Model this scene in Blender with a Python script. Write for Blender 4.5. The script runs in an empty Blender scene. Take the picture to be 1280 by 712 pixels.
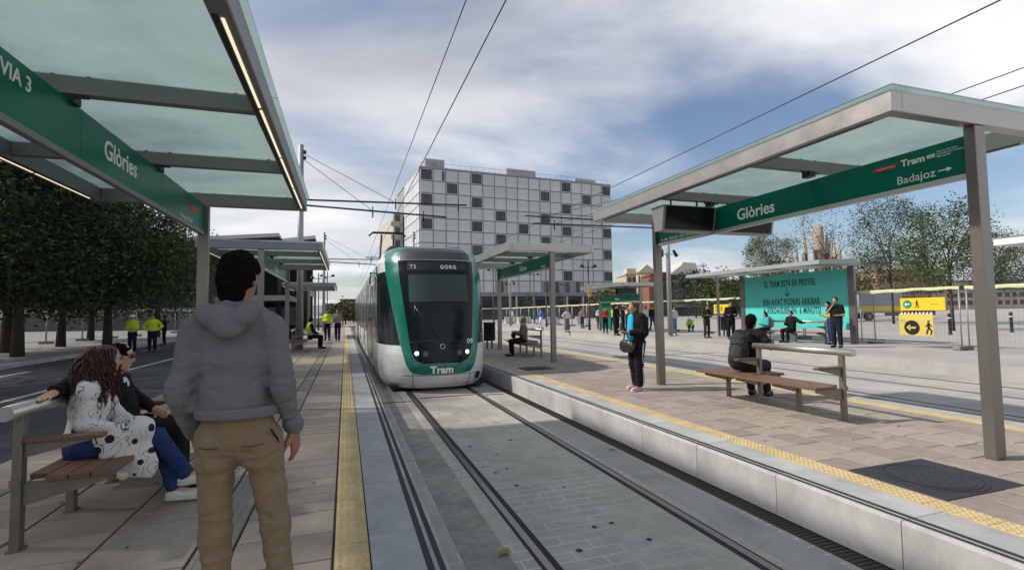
import bpy, math, random
import numpy as np
from mathutils import Vector, Matrix
random.seed(7); RNG = np.random.default_rng(7)
SC = bpy.context.scene
COL = SC.collection
R = math.radians
# ------------------------------------------------------------------ camera
F_PX, W_PX = 625.0, 1280.0
CAM_H = 1.45
yaw, pit, roll = math.atan(208/F_PX), math.atan(34/F_PX), 0.015
fw = Vector((math.sin(yaw)*math.cos(pit), math.cos(yaw)*math.cos(pit), math.sin(pit)))
r0 = Vector((math.cos(yaw), -math.sin(yaw), 0)); u0 = r0.cross(fw)
rr = r0*math.cos(roll)-u0*math.sin(roll); uu = r0*math.sin(roll)+u0*math.cos(roll)
cam = bpy.data.cameras.new('camera'); cam.sensor_width = 36; cam.lens = F_PX/W_PX*36
cam.clip_start = .05; cam.clip_end = 6000
camo = bpy.data.objects.new('camera', cam); COL.objects.link(camo)
camo.matrix_world = Matrix(((rr.x, uu.x, -fw.x, 0), (rr.y, uu.y, -fw.y, 0), (rr.z, uu.z, -fw.z, CAM_H), (0, 0, 0, 1)))
SC.camera = camo
# ------------------------------------------------------------------ light
SUN_EL = R(40); SUN_AZ = math.atan2(-.95, .31)          # direction TO the sun, angle from +Y towards +X
sd = Vector((math.sin(SUN_AZ)*math.cos(SUN_EL), math.cos(SUN_AZ)*math.cos(SUN_EL), math.sin(SUN_EL)))
sl = bpy.data.lights.new('sun', 'SUN'); sl.energy = 4.2; sl.angle = R(2.0); sl.color = (1, .94, .86)
so = bpy.data.objects.new('sun', sl); COL.objects.link(so)
so.rotation_euler = sd.to_track_quat('Z', 'Y').to_euler()
world = bpy.data.worlds.new('World'); SC.world = world; world.use_nodes = True
def build_world():
    nt = world.node_tree; N = nt.nodes; L = nt.links; N.clear()
    out = N.new('ShaderNodeOutputWorld')
    sky = N.new('ShaderNodeTexSky'); sky.sky_type = 'NISHITA'; sky.sun_disc = False
    sky.sun_elevation = SUN_EL; sky.sun_rotation = SUN_AZ; sky.air_density = 1.0; sky.dust_density = 1.2; sky.ozone_density = 1.6
    bg = N.new('ShaderNodeBackground'); bg.inputs[1].default_value = .125
    L.new(sky.outputs[0], bg.inputs[0])
    tc = N.new('ShaderNodeTexCoord'); sep = N.new('ShaderNodeSeparateXYZ'); L.new(tc.outputs['Generated'], sep.inputs[0])
    zz = N.new('ShaderNodeMath'); zz.operation = 'MAXIMUM'; L.new(sep.outputs[2], zz.inputs[0]); zz.inputs[1].default_value = 0.0
    za = N.new('ShaderNodeMath'); za.operation = 'ADD'; L.new(zz.outputs[0], za.inputs[0]); za.inputs[1].default_value = .16
    cx = N.new('ShaderNodeMath'); cx.operation = 'DIVIDE'; L.new(sep.outputs[0], cx.inputs[0]); L.new(za.outputs[0], cx.inputs[1])
    cy = N.new('ShaderNodeMath'); cy.operation = 'DIVIDE'; L.new(sep.outputs[1], cy.inputs[0]); L.new(za.outputs[0], cy.inputs[1])
    cmb = N.new('ShaderNodeCombineXYZ'); L.new(cx.outputs[0], cmb.inputs[0]); L.new(cy.outputs[0], cmb.inputs[1])
    mp = N.new('ShaderNodeMapping'); mp.inputs['Location'].default_value = SKY_OFF; mp.inputs['Rotation'].default_value = (0, 0, R(25)); mp.inputs['Scale'].default_value = (.55, .8, 1)
    L.new(cmb.outputs[0], mp.inputs[0])
    n1 = N.new('ShaderNodeTexNoise'); n1.inputs['Scale'].default_value = .62; n1.inputs['Detail'].default_value = 7; n1.inputs['Roughness'].default_value = .52; n1.inputs['Distortion'].default_value = .35
    L.new(mp.outputs[0], n1.inputs['Vector'])
    cr = N.new('ShaderNodeValToRGB'); cr.color_ramp.elements[0].position = .40; cr.color_ramp.elements[1].position = .555
    cr.color_ramp.interpolation = 'EASE'
    L.new(n1.outputs[0], cr.inputs[0])
    n2 = N.new('ShaderNodeTexNoise'); n2.inputs['Scale'].default_value = 1.15; n2.inputs['Detail'].default_value = 6; n2.inputs['Roughness'].default_value = .5; n2.inputs['Distortion'].default_value = .3
    L.new(mp.outputs[0], n2.inputs['Vector'])
    cc = N.new('ShaderNodeValToRGB'); e = cc.color_ramp.elements
    e[0].position = .32; e[0].color = (.45, .475, .525, 1); e[1].position = .66; e[1].color = (1.0, 1.0, 1.0, 1)
    em = e.new(.5); em.color = (.70, .72, .755, 1)
    L.new(n2.outputs[0], cc.inputs[0])
    b2 = N.new('ShaderNodeBackground'); b2.inputs[1].default_value = 1.06; L.new(cc.outputs[0], b2.inputs[0])
    mx = N.new('ShaderNodeMixShader'); L.new(cr.outputs[0], mx.inputs[0]); L.new(bg.outputs[0], mx.inputs[1]); L.new(b2.outputs[0], mx.inputs[2])
    L.new(mx.outputs[0], out.inputs[0])
SKY_OFF = (1.3, .4, 0)
build_world()
SC.view_settings.view_transform = 'Standard'; SC.view_settings.look = 'None'; SC.view_settings.gamma = 1
SC.view_settings.exposure = 0.05
SC.view_settings.use_curve_mapping = False
SC.render.engine = 'CYCLES'
SC.cycles.max_bounces = 6; SC.cycles.diffuse_bounces = 3; SC.cycles.glossy_bounces = 3; SC.cycles.transmission_bounces = 4; SC.cycles.transparent_max_bounces = 12
SC.cycles.use_denoising = True
SC.cycles.caustics_reflective = False; SC.cycles.caustics_refractive = False
# ------------------------------------------------------------------ pixel helpers: where a point seen in the photo stands in the place
CAMP = Vector((0, 0, CAM_H))
def ray(x, y): return fw+rr*((x-640)/F_PX)-uu*((y-356)/F_PX)
def gz(x, y, z=0.0): d = ray(x, y); return CAMP+d*((z-CAM_H)/d.z)
def gy(x, y, Y): d = ray(x, y); return CAMP+d*(Y/d.y)
def gx(x, y, X): d = ray(x, y); return CAMP+d*(X/d.x)
def gd(x, y, d): return CAMP+ray(x, y)*d
# ------------------------------------------------------------------ materials
MATS = {}
def M(name, col, rough=.6, metal=0.0, nscale=0, namt=0, bump=0, bscale=60, spec=.5, orand=0, emit=0, stretch=None, stain=0, stscale=1.2, coat=0):
    if name in MATS: return MATS[name]
    m = bpy.data.materials.new(name); m.use_nodes = True; nt = m.node_tree; N = nt.nodes; L = nt.links
    b = N['Principled BSDF']
    b.inputs['Base Color'].default_value = (*col, 1); b.inputs['Roughness'].default_value = rough; b.inputs['Metallic'].default_value = metal
    b.inputs['Specular IOR Level'].default_value = spec
    if coat: b.inputs['Coat Weight'].default_value = coat; b.inputs['Coat Roughness'].default_value = .08
    cur = None
    tc = None
    def coord():
        nonlocal tc
        if tc is None:
            tc = N.new('ShaderNodeTexCoord')
            if stretch:
                mp = N.new('ShaderNodeMapping'); mp.inputs['Scale'].default_value = stretch; L.new(tc.outputs['Object'], mp.inputs[0]); tc = mp
        return tc.outputs[0] if stretch else tc.outputs['Object']
    def mul(fac_out, lo, hi, a=.3, bb=.7):
        nonlocal cur
        mr = N.new('ShaderNodeMapRange'); mr.inputs[1].default_value = a; mr.inputs[2].default_value = bb; mr.inputs[3].default_value = lo; mr.inputs[4].default_value = hi
        L.new(fac_out, mr.inputs[0])
        mx = N.new('ShaderNodeMix'); mx.data_type = 'RGBA'; mx.blend_type = 'MULTIPLY'; mx.inputs[0].default_value = 1
        if cur is None: mx.inputs[6].default_value = (*col, 1)
        else: L.new(cur, mx.inputs[6])
        L.new(mr.outputs[0], mx.inputs[7]); cur = mx.outputs[2]
    if namt:
        n = N.new('ShaderNodeTexNoise'); n.inputs['Scale'].default_value = nscale; n.inputs['Detail'].default_value = 5; n.inputs['Roughness'].default_value = .65
        L.new(coord(), n.inputs['Vector']); mul(n.outputs[0], 1-namt, 1+namt)
        mr = N.new('ShaderNodeMapRange'); mr.inputs[1].default_value = .3; mr.inputs[2].default_value = .7; mr.inputs[3].default_value = max(.05, rough-.08); mr.inputs[4].default_value = min(1, rough+.08)
        L.new(n.outputs[0], mr.inputs[0]); L.new(mr.outputs[0], b.inputs['Roughness'])
    if stain:
        n = N.new('ShaderNodeTexNoise'); n.inputs['Scale'].default_value = stscale; n.inputs['Detail'].default_value = 8; n.inputs['Roughness'].default_value = .7; n.inputs['Distortion'].default_value = .6
        L.new(coord(), n.inputs['Vector']); mul(n.outputs[0], 1-stain, 1+stain*.5, .35, .62)
    if orand:
        oi = N.new('ShaderNodeObjectInfo'); mul(oi.outputs['Random'], 1-orand, 1+orand, 0, 1)
    if cur is not None: L.new(cur, b.inputs['Base Color'])
    if bump:
        n = N.new('ShaderNodeTexNoise'); n.inputs['Scale'].default_value = bscale; n.inputs['Detail'].default_value = 4
        L.new(coord(), n.inputs['Vector'])
        bp = N.new('ShaderNodeBump'); bp.inputs['Strength'].default_value = bump; bp.inputs['Distance'].default_value = .01
        L.new(n.outputs[0], bp.inputs['Height']); L.new(bp.outputs[0], b.inputs['Normal'])
    if emit:
        b.inputs['Emission Color'].default_value = (*col, 1); b.inputs['Emission Strength'].default_value = emit
    MATS[name] = m; return m
def glassmat(name, tint, trans, mixf, rough=.05, gl=.12):
    """frosted or tinted sheet: part clear, part light-diffusing, with a thin reflection"""
    m = bpy.data.materials.new(name); m.use_nodes = True; nt = m.node_tree; N = nt.nodes; L = nt.links; N.clear()
    o = N.new('ShaderNodeOutputMaterial'); t = N.new('ShaderNodeBsdfTransparent'); t.inputs[0].default_value = (*tint, 1)
    d = N.new('ShaderNodeBsdfTranslucent'); d.inputs[0].default_value = (*trans, 1)
    g = N.new('ShaderNodeBsdfGlossy'); g.inputs['Roughness'].default_value = rough
    mx = N.new('ShaderNodeMixShader'); mx.inputs[0].default_value = mixf; L.new(t.outputs[0], mx.inputs[1]); L.new(d.outputs[0], mx.inputs[2])
    tc = N.new('ShaderNodeTexCoord'); ns = N.new('ShaderNodeTexNoise'); ns.inputs['Scale'].default_value = 1.3; ns.inputs['Detail'].default_value = 7; ns.inputs['Roughness'].default_value = .7; L.new(tc.outputs['Object'], ns.inputs['Vector'])
    mr = N.new('ShaderNodeMapRange'); mr.inputs[1].default_value = .3; mr.inputs[2].default_value = .7; mr.inputs[3].default_value = max(0, mixf-.16); mr.inputs[4].default_value = min(1, mixf+.16); L.new(ns.outputs[0], mr.inputs[0]); L.new(mr.outputs[0], mx.inputs[0])
    fr = N.new('ShaderNodeFresnel'); fr.inputs[0].default_value = 1.4
    mm = N.new('ShaderNodeMath'); mm.operation = 'MULTIPLY'; mm.inputs[1].default_value = gl*8; mm.use_clamp = True; L.new(fr.outputs[0], mm.inputs[0])
    m2 = N.new('ShaderNodeMixShader'); L.new(mm.outputs[0], m2.inputs[0]); L.new(mx.outputs[0], m2.inputs[1]); L.new(g.outputs[0], m2.inputs[2])
    L.new(m2.outputs[0], o.inputs[0]); MATS[name] = m; return m
# ------------------------------------------------------------------ mesh helpers
def wloc(p):
    v = Vector((0, 0, 0))
    while p is not None: v = v+p.location; p = p.parent
    return v
def link(name, me, mat, parent=None, world=False):
    o = bpy.data.objects.new(name, me); COL.objects.link(o)
    if mat is not None and len(me.materials) == 0: me.materials.append(mat)
    if parent is not None:
        o.parent = parent
        if world: o.location = -wloc(parent)
    return o
def fast_mesh(name, V, Fq, smooth=False):
    V = np.asarray(V, np.float32); Fq = np.asarray(Fq, np.int32); k = Fq.shape[1]
    me = bpy.data.meshes.new(name); me.vertices.add(len(V)); me.vertices.foreach_set('co', V.ravel())
    me.loops.add(Fq.size); me.loops.foreach_set('vertex_index', Fq.ravel()); me.polygons.add(len(Fq))
    me.polygons.foreach_set('loop_start', np.arange(0, Fq.size, k, dtype=np.int32))
    me.polygons.foreach_set('use_smooth', np.full(len(Fq), smooth)); me.update(calc_edges=True); me.validate()
    return me
class MB:
    def __init__(s): s.v = []; s.f = []; s.sm = []
    def add(s, V, Fs, smooth=False):
        n = len(s.v); s.v += [tuple(p) for p in V]
        for f in Fs: s.f.append(tuple(i+n for i in f)); s.sm.append(smooth)
        return s
    def box(s, x0, x1, y0, y1, z0, z1, c=0, mat=None):
        if x0 > x1: x0, x1 = x1, x0
        if y0 > y1: y0, y1 = y1, y0
        if z0 > z1: z0, z1 = z1, z0
        if c == 0:
            V = [(x0,y0,z0),(x1,y0,z0),(x1,y1,z0),(x0,y1,z0),(x0,y0,z1),(x1,y0,z1),(x1,y1,z1),(x0,y1,z1)]
            Fs = [(0,3,2,1),(4,5,6,7),(0,1,5,4),(1,2,6,5),(2,3,7,6),(3,0,4,7)]
        else:                       # chamfered on every edge
            V = []; xs, ys, zs = (x0, x1), (y0, y1), (z0, z1)
            idx = {}
            for i in (0,1):
                for j in (0,1):
                    for k in (0,1):
                        sx, sy, sz = (1,-1)[i], (1,-1)[j], (1,-1)[k]
                        for a in range(3):
                            p = [xs[i]+sx*c, ys[j]+sy*c, zs[k]+sz*c]; p[a] = (xs[i], ys[j], zs[k])[a]
                            idx[(i,j,k,a)] = len(V); V.append(tuple(p))
            Fs = []
            for a in range(3):
                b, d = (a+1) % 3, (a+2) % 3
                for e in (0,1):
                    q = []
                    for (g, h) in ((0,0),(1,0),(1,1),(0,1)):
                        t = [0,0,0]; t[a] = e; t[b] = g; t[d] = h; q.append(idx[(*t, a)])
                    Fs.append(tuple(q) if e else tuple(reversed(q)))
                for g in (0,1):
                    for h in (0,1):      # edge along axis a
                        t0 = [0,0,0]; t0[b] = g; t0[d] = h; t1 = list(t0); t1[a] = 1
                        q = (idx[(*t0,b)], idx[(*t1,b)], idx[(*t1,d)], idx[(*t0,d)])
                        Fs.append(q if (g ^ h) == 1 else tuple(reversed(q)))
            for i in (0,1):
                for j in (0,1):
                    for k in (0,1):
                        q = (idx[(i,j,k,0)], idx[(i,j,k,1)], idx[(i,j,k,2)])
                        Fs.append(q if (i+j+k) % 2 else tuple(reversed(q)))
        if mat is not None: V = [tuple(mat @ Vector(p)) for p in V]
        return s.add(V, Fs)
    def cyl(s, p0, p1, r0, r1=None, n=12, cap=True, smooth=True):
        return s.tube([p0, p1], [r0, r0 if r1 is None else r1], n, cap, smooth)
    def tube(s, pts, rad, n=8, cap=True, smooth=True):
        pts = [Vector(p) for p in pts]
        if not isinstance(rad, (list, tuple)): rad = [rad]*len(pts)
        V = []; Fs = []; ref = None
        for i, p in enumerate(pts):
            d = (pts[min(i+1, len(pts)-1)]-pts[max(i-1, 0)]).normalized()
            if ref is None: ref = Vector((0,0,1)) if abs(d.z) < .9 else Vector((1,0,0))
            a = d.cross(ref).normalized(); b = a.cross(d).normalized(); ref = b
            for k in range(n):
                t = 2*math.pi*k/n; V.append(p+(a*math.cos(t)+b*math.sin(t))*rad[i])
        for i in range(len(pts)-1):
            for k in range(n):
                k2 = (k+1) % n; Fs.append((i*n+k, (i+1)*n+k, (i+1)*n+k2, i*n+k2))
        s.add(V, Fs, smooth)
        if cap:
            m = len(s.v)-len(V)
            s.f.append(tuple(m+k for k in range(n))); s.sm.append(False)
            e = m+(len(pts)-1)*n
            s.f.append(tuple(e+n-1-k for k in range(n))); s.sm.append(False)
        return s
    def prism(s, poly, d):
        """polygon (list of 3-D points) swept by vector d"""
        n = len(poly); d = Vector(d); V = [Vector(p) for p in poly]+[Vector(p)+d for p in poly]
        Fs = [tuple(range(n-1, -1, -1)), tuple(range(n, 2*n))]+[(i, (i+1) % n, n+(i+1) % n, n+i) for i in range(n)]
        return s.add(V, Fs)
    def lathe(s, prof, c=(0,0,0), n=16, smooth=True):
        V = []; Fs = []
        for (r, z) in prof:
            for k in range(n):
                t = 2*math.pi*k/n; V.append((c[0]+r*math.cos(t), c[1]+r*math.sin(t), c[2]+z))
        for i in range(len(prof)-1):
            for k in range(n):
                k2 = (k+1) % n; Fs.append((i*n+k, i*n+k2, (i+1)*n+k2, (i+1)*n+k))
        return s.add(V, Fs, smooth)
    def grid(s, P, smooth=True, flip=False):
        h = len(P); w = len(P[0]); Fs = []
        for i in range(h-1):
            for j in range(w-1):
                q = (i*w+j, i*w+j+1, (i+1)*w+j+1, (i+1)*w+j); Fs.append(tuple(reversed(q)) if flip else q)
        return s.add([p for row in P for p in row], Fs, smooth)
    def mesh(s, name):
        me = bpy.data.meshes.new(name); me.from_pydata([tuple(p) for p in s.v], [], s.f)
        me.polygons.foreach_set('use_smooth', s.sm); me.update(); return me
    def build(s, name, mat, parent=None, world=False):
        return link(name, s.mesh(name), mat, parent, world)
def tag(o, label=None, cat=None, group=None, kind=None):
    if label: o['label'] = label
    if cat: o['category'] = cat
    if group: o['group'] = group
    if kind: o['kind'] = kind
    return o
def thing(name, label, cat, loc=(0,0,0), rotz=0, group=None):
    o = bpy.data.objects.new(name, None); COL.objects.link(o); o.location = loc; o.rotation_euler = (0,0,rotz); o.empty_display_size = .2
    return tag(o, label, cat, group)
def struct(name, mb, mat): return tag(mb.build(name, mat), kind='structure')
def copy_tree(o, parent=None):
    c = o.copy(); COL.objects.link(c); c.parent = parent
    for ch in list(o.children): copy_tree(ch, c)
    return c
def text(s, size, mat, parent, org, xd, yd, name='lettering', bold=0.0, sx=1.0, ext=.0015, align='LEFT', world=True, space=1.0):
    cu = bpy.data.curves.new('txt', 'FONT'); cu.body = s; cu.size = size; cu.extrude = ext; cu.offset = bold; cu.align_x = align; cu.resolution_u = 3; cu.space_character = space
    o = bpy.data.objects.new('txt', cu); COL.objects.link(o)
    me = bpy.data.meshes.new_from_object(o.evaluated_get(bpy.context.evaluated_depsgraph_get()))
    bpy.data.objects.remove(o); bpy.data.curves.remove(cu)
    xd = Vector(xd).normalized(); yd = Vector(yd).normalized(); zd = xd.cross(yd)
    A = np.empty(len(me.vertices)*3); me.vertices.foreach_get('co', A); A = A.reshape(-1, 3)
    P = np.array(org)+A[:, :1]*sx*np.array(xd)+A[:, 1:2]*np.array(yd)+A[:, 2:]*np.array(zd)
    me.vertices.foreach_set('co', P.astype(np.float32).ravel()); me.materials.clear(); me.update()
    return link(name, me, mat, parent, world)
# ================================================================== palette
m_paver = M('paver_tan', (.315, .262, .215), .75, nscale=9, namt=.12, bump=.25, bscale=90, orand=.16, stain=.14, stscale=.9)
m_joint = M('paver_joint', (.05, .044, .038), .95, nscale=20, namt=.2)
m_yellow = M('tactile_yellow', (.54, .415, .205), .7, nscale=25, namt=.12, bump=.15, bscale=120, stain=.18, stscale=3)
m_edge = M('edge_granite', (.40, .395, .378), .7, nscale=120, namt=.13, bump=.15, bscale=150, orand=.05, stain=.22, stscale=1.7)
m_strip = M('grip_rubber', (.028, .028, .03), .75, nscale=40, namt=.2)
m_face = M('platform_concrete', (.33, .34, .32), .8, nscale=40, namt=.1, bump=.2, bscale=60, stain=.28, stscale=1.8, orand=.05)
m_steel = M('brushed_steel', (.235, .215, .195), .36, .8, nscale=6, namt=.08, stretch=(1, 1, 40))
m_beam = M('beam_steel', (.43, .41, .385), .36, .75, nscale=3, namt=.03)
m_dark = M('dark_metal', (.025, .025, .028), .5, .3)
m_black = M('black_plastic', (.012, .012, .013), .45)
m_white = M('white_paint', (.75, .75, .74), .5, nscale=12, namt=.05)
m_lett = M('sign_white', (.78, .80, .78), .5)
m_green = M('sign_green', (.0, .14, .09), .3, spec=.28)
m_rail = M('rail_steel', (.30, .27, .24), .35, .85, nscale=30, namt=.15)
m_groove = M('rail_groove', (.022, .021, .02), .8, nscale=30, namt=.3)
m_asphalt = M('asphalt', (.045, .046, .05), .85, nscale=120, namt=.2, bump=.3, bscale=200, stain=.2, stscale=.5)
m_mark = M('road_paint', (.62, .62, .60), .6, nscale=30, namt=.12, stain=.15, stscale=4)
m_walk = M('sidewalk', (.22, .215, .205), .8, nscale=20, namt=.1, stain=.15, stscale=.6)
m_plaza = M('plaza_concrete', (.37, .355, .325), .8, nscale=8, namt=.07, stain=.14, stscale=.35)
m_wood = M('bench_wood', (.15, .082, .046), .55, nscale=14, namt=.28, stretch=(8, .6, 8), bump=.15, bscale=60, orand=.1)
m_roofglass = glassmat('frosted_glass', (.74, .83, .80), (.67, .785, .745), .55, .15, .08)
m_cover = M('cast_iron', (.035, .037, .042), .6, .4, nscale=60, namt=.25, bump=.5, bscale=140)
m_led = M('led_strip', (1, .84, .58), .5, emit=.9)

def bedmat(name, base, lines, scale, w, h, mort):
    """stamped concrete: worn brick imprint with pale scuffs"""
    m = M(name, base, .8, nscale=3, namt=.08, bump=.15, bscale=90, stain=.16, stscale=2.2)
    nt = m.node_tree; N = nt.nodes; L = nt.links; b = N['Principled BSDF']
    tc = N.new('ShaderNodeTexCoord'); mp = N.new('ShaderNodeMapping'); mp.inputs['Rotation'].default_value = (0, 0, 0); L.new(tc.outputs['Object'], mp.inputs[0])
    br = N.new('ShaderNodeTexBrick'); br.inputs['Scale'].default_value = scale; br.inputs['Brick Width'].default_value = w; br.inputs['Row Height'].default_value = h; br.inputs['Mortar Size'].default_value = mort; br.inputs['Mortar Smooth'].default_value = .3
    L.new(mp.outputs[0], br.inputs['Vector'])
    ns = N.new('ShaderNodeTexNoise'); ns.inputs['Scale'].default_value = .9; ns.inputs['Detail'].default_value = 6; L.new(tc.outputs['Object'], ns.inputs['Vector'])
    rp = N.new('ShaderNodeMapRange'); rp.inputs[1].default_value = .38; rp.inputs[2].default_value = .58; L.new(ns.outputs[0], rp.inputs[0])
    ml = N.new('ShaderNodeMath'); ml.operation = 'MULTIPLY'; L.new(br.outputs['Fac'], ml.inputs[0]); L.new(rp.outputs[0], ml.inputs[1])
    old = b.inputs['Base Color'].links[0].from_socket
    mx = N.new('ShaderNodeMix'); mx.data_type = 'RGBA'; mx.inputs[7].default_value = (*lines, 1)
    m3 = N.new('ShaderNodeMath'); m3.operation = 'MULTIPLY'; m3.inputs[1].default_value = .8; L.new(ml.outputs[0], m3.inputs[0])
    L.new(m3.outputs[0], mx.inputs[0]); L.new(old, mx.inputs[6]); L.new(mx.outputs[2], b.inputs['Base Color'])
    bp = N.new('ShaderNodeBump'); bp.inputs['Strength'].default_value = .35; bp.inputs['Distance'].default_value = .01; bp.invert = True
    L.new(br.outputs['Fac'], bp.inputs['Height']); L.new(bp.outputs[0], b.inputs['Normal'])
    return m
m_bed = bedmat('track_concrete', (.43, .395, .335), (.60, .575, .53), 1.0, .40, .135, .010)
m_bed2 = M('plain_track_concrete', (.38, .365, .33), .8, nscale=2, namt=.10, bump=.15, bscale=80, stain=.2, stscale=.7)

# ================================================================== ground and tracks
ZB = -.34                                            # track bed level, platforms at 0
mb = MB(); mb.box(-3000, 3000, -3000, 3000, -1.2, -1.0); struct('ground', mb, m_plaza)
mb = MB(); mb.box(.30, 3.86, -6, 140, -1.0, ZB); struct('track_bed', mb, m_bed)
mb = MB(); mb.box(7.8, 15.0, -6, 140, -1.0, ZB); struct('far_track_bed', mb, m_bed2)
mb = MB(); mb.box(14.8, 400, -30, 400, -.9, -.005); struct('plaza', mb, m_plaza)
mb = MB(); mb.box(-3.0, 14.8, 70, 400, -.9, -.33); struct('far_pavement', mb, m_plaza)
mb = MB(); mb.box(-10.6, -3.2, -12, 160, -.9, -.15); struct('road', mb, m_asphalt)
mb = MB(); mb.box(-200, -10.6, -30, 400, -.9, -.02); struct('sidewalk', mb, m_walk)
mb = MB(); mb.box(-10.75, -10.55, -12, 160, -.5, -.012, .02); tag(mb.build('kerb', m_edge), kind='structure')
def lane(x0, x1, y0, y1): tag(MB().box(x0, x1, y0, y1, -.149, -.145).build('lane_marking', m_mark), kind='structure')
lane(-6.43, -6.30, -10, 120)
for y in np.arange(-6, 90, 5.6): lane(-9.3, -9.17, y+.6, y+3.0)
def track(xc, name, y0=-6, y1=135):
    for sx in (-1, 1):
        x = xc+sx*.72
        o = MB().box(x-.03, x+.03, y0, y1, ZB-.1, ZB+.008, .004).build(name, m_rail); tag(o, kind='structure')
        g = sx*-1
        MB().box(x+g*.032, x+g*.082, y0, y1, ZB-.1, ZB+.0035).build('groove', m_groove, o)
        MB().box(x-g*.032, x-g*.054, y0, y1, ZB-.1, ZB+.003).build('rubber_seal', m_groove, o)
track(2.08, 'rail'); track(9.55, 'rail'); track(12.95, 'rail')
m_slabband = M('bed_band', (.30, .275, .235), .8, nscale=12, namt=.2, stain=.3, stscale=2)
for xx in (.98, 3.12): tag(MB().box(xx-.17, xx+.17, -6, 120, ZB-.05, ZB+.002).build('track_side_band', m_bed2 if xx > 2 else m_slabband), kind='structure')
for (x0, x1, y) in ((.66, 1.28, 10.45), (1.48, 2.68, 10.75), (2.9, 3.3, 10.6), (8.2, 14.4, 17.0)):
    tag(MB().box(x0, x1, y, y+.07, ZB-.02, ZB+.005).build('expansion_joint', m_groove), kind='structure')

m_gum = M('gum_spot', (.10, .085, .075), .9)
for nm_, lab_, x0_, x1_, y1_, n_ in (('gum_spots', 'dark gum spots and specks on left platform paving', -2.8, -.1, 14, 150), ('gum_spots', 'dark gum spots and specks on right platform paving', 4.3, 7.3, 14, 130)):
    mb = MB()
    for i in range(n_):
        r = random.uniform(.004, .016); mb.lathe([(0, .0035), (r, .0030)], (random.uniform(x0_, x1_), random.uniform(1.5, y1_), 0), 7)
    tag(mb.build(nm_, m_gum), label=lab_, kind='stuff')
# ---- stains, leaves and litter on the track bed
m_oil = M('oil_stain', (.03, .028, .026), .6)
mb = MB()
for i in range(26):
    x = random.choice((random.gauss(1.62, .12), random.gauss(2.1, .3))); y = random.uniform(3.2, 10.5); r = random.uniform(.008, .03)
    mb.lathe([(0, ZB+.0045), (r, ZB+.0042)], (x, y, 0), 8)
tag(mb.build('oil_spots', m_oil), label='dark oil drips on the track bed', kind='stuff')
m_leaf0 = M('fallen_leaf', (.30, .2, .05), .8)
for k, (x, y) in enumerate(((628, 692), (765, 561))):
    p = gz(x, y, ZB+.01); mb = MB()
    mb.grid([[(p.x+.05*(i-1)+(.012*j), p.y+.035*(j-1)+.01*i, p.z+.008+.012*((i+j) % 2)) for i in range(3)] for j in range(3)])
    tag(mb.build('fallen_leaf' if k == 0 else 'paper_scrap', m_leaf0 if k == 0 else M('paper_scrap', (.5, .38, .3), .8)),
        ('yellow fallen leaf lying beside the left rail', 'crumpled pinkish paper scrap lying between right rail and platform')[k], ('leaf', 'litter')[k])

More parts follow.
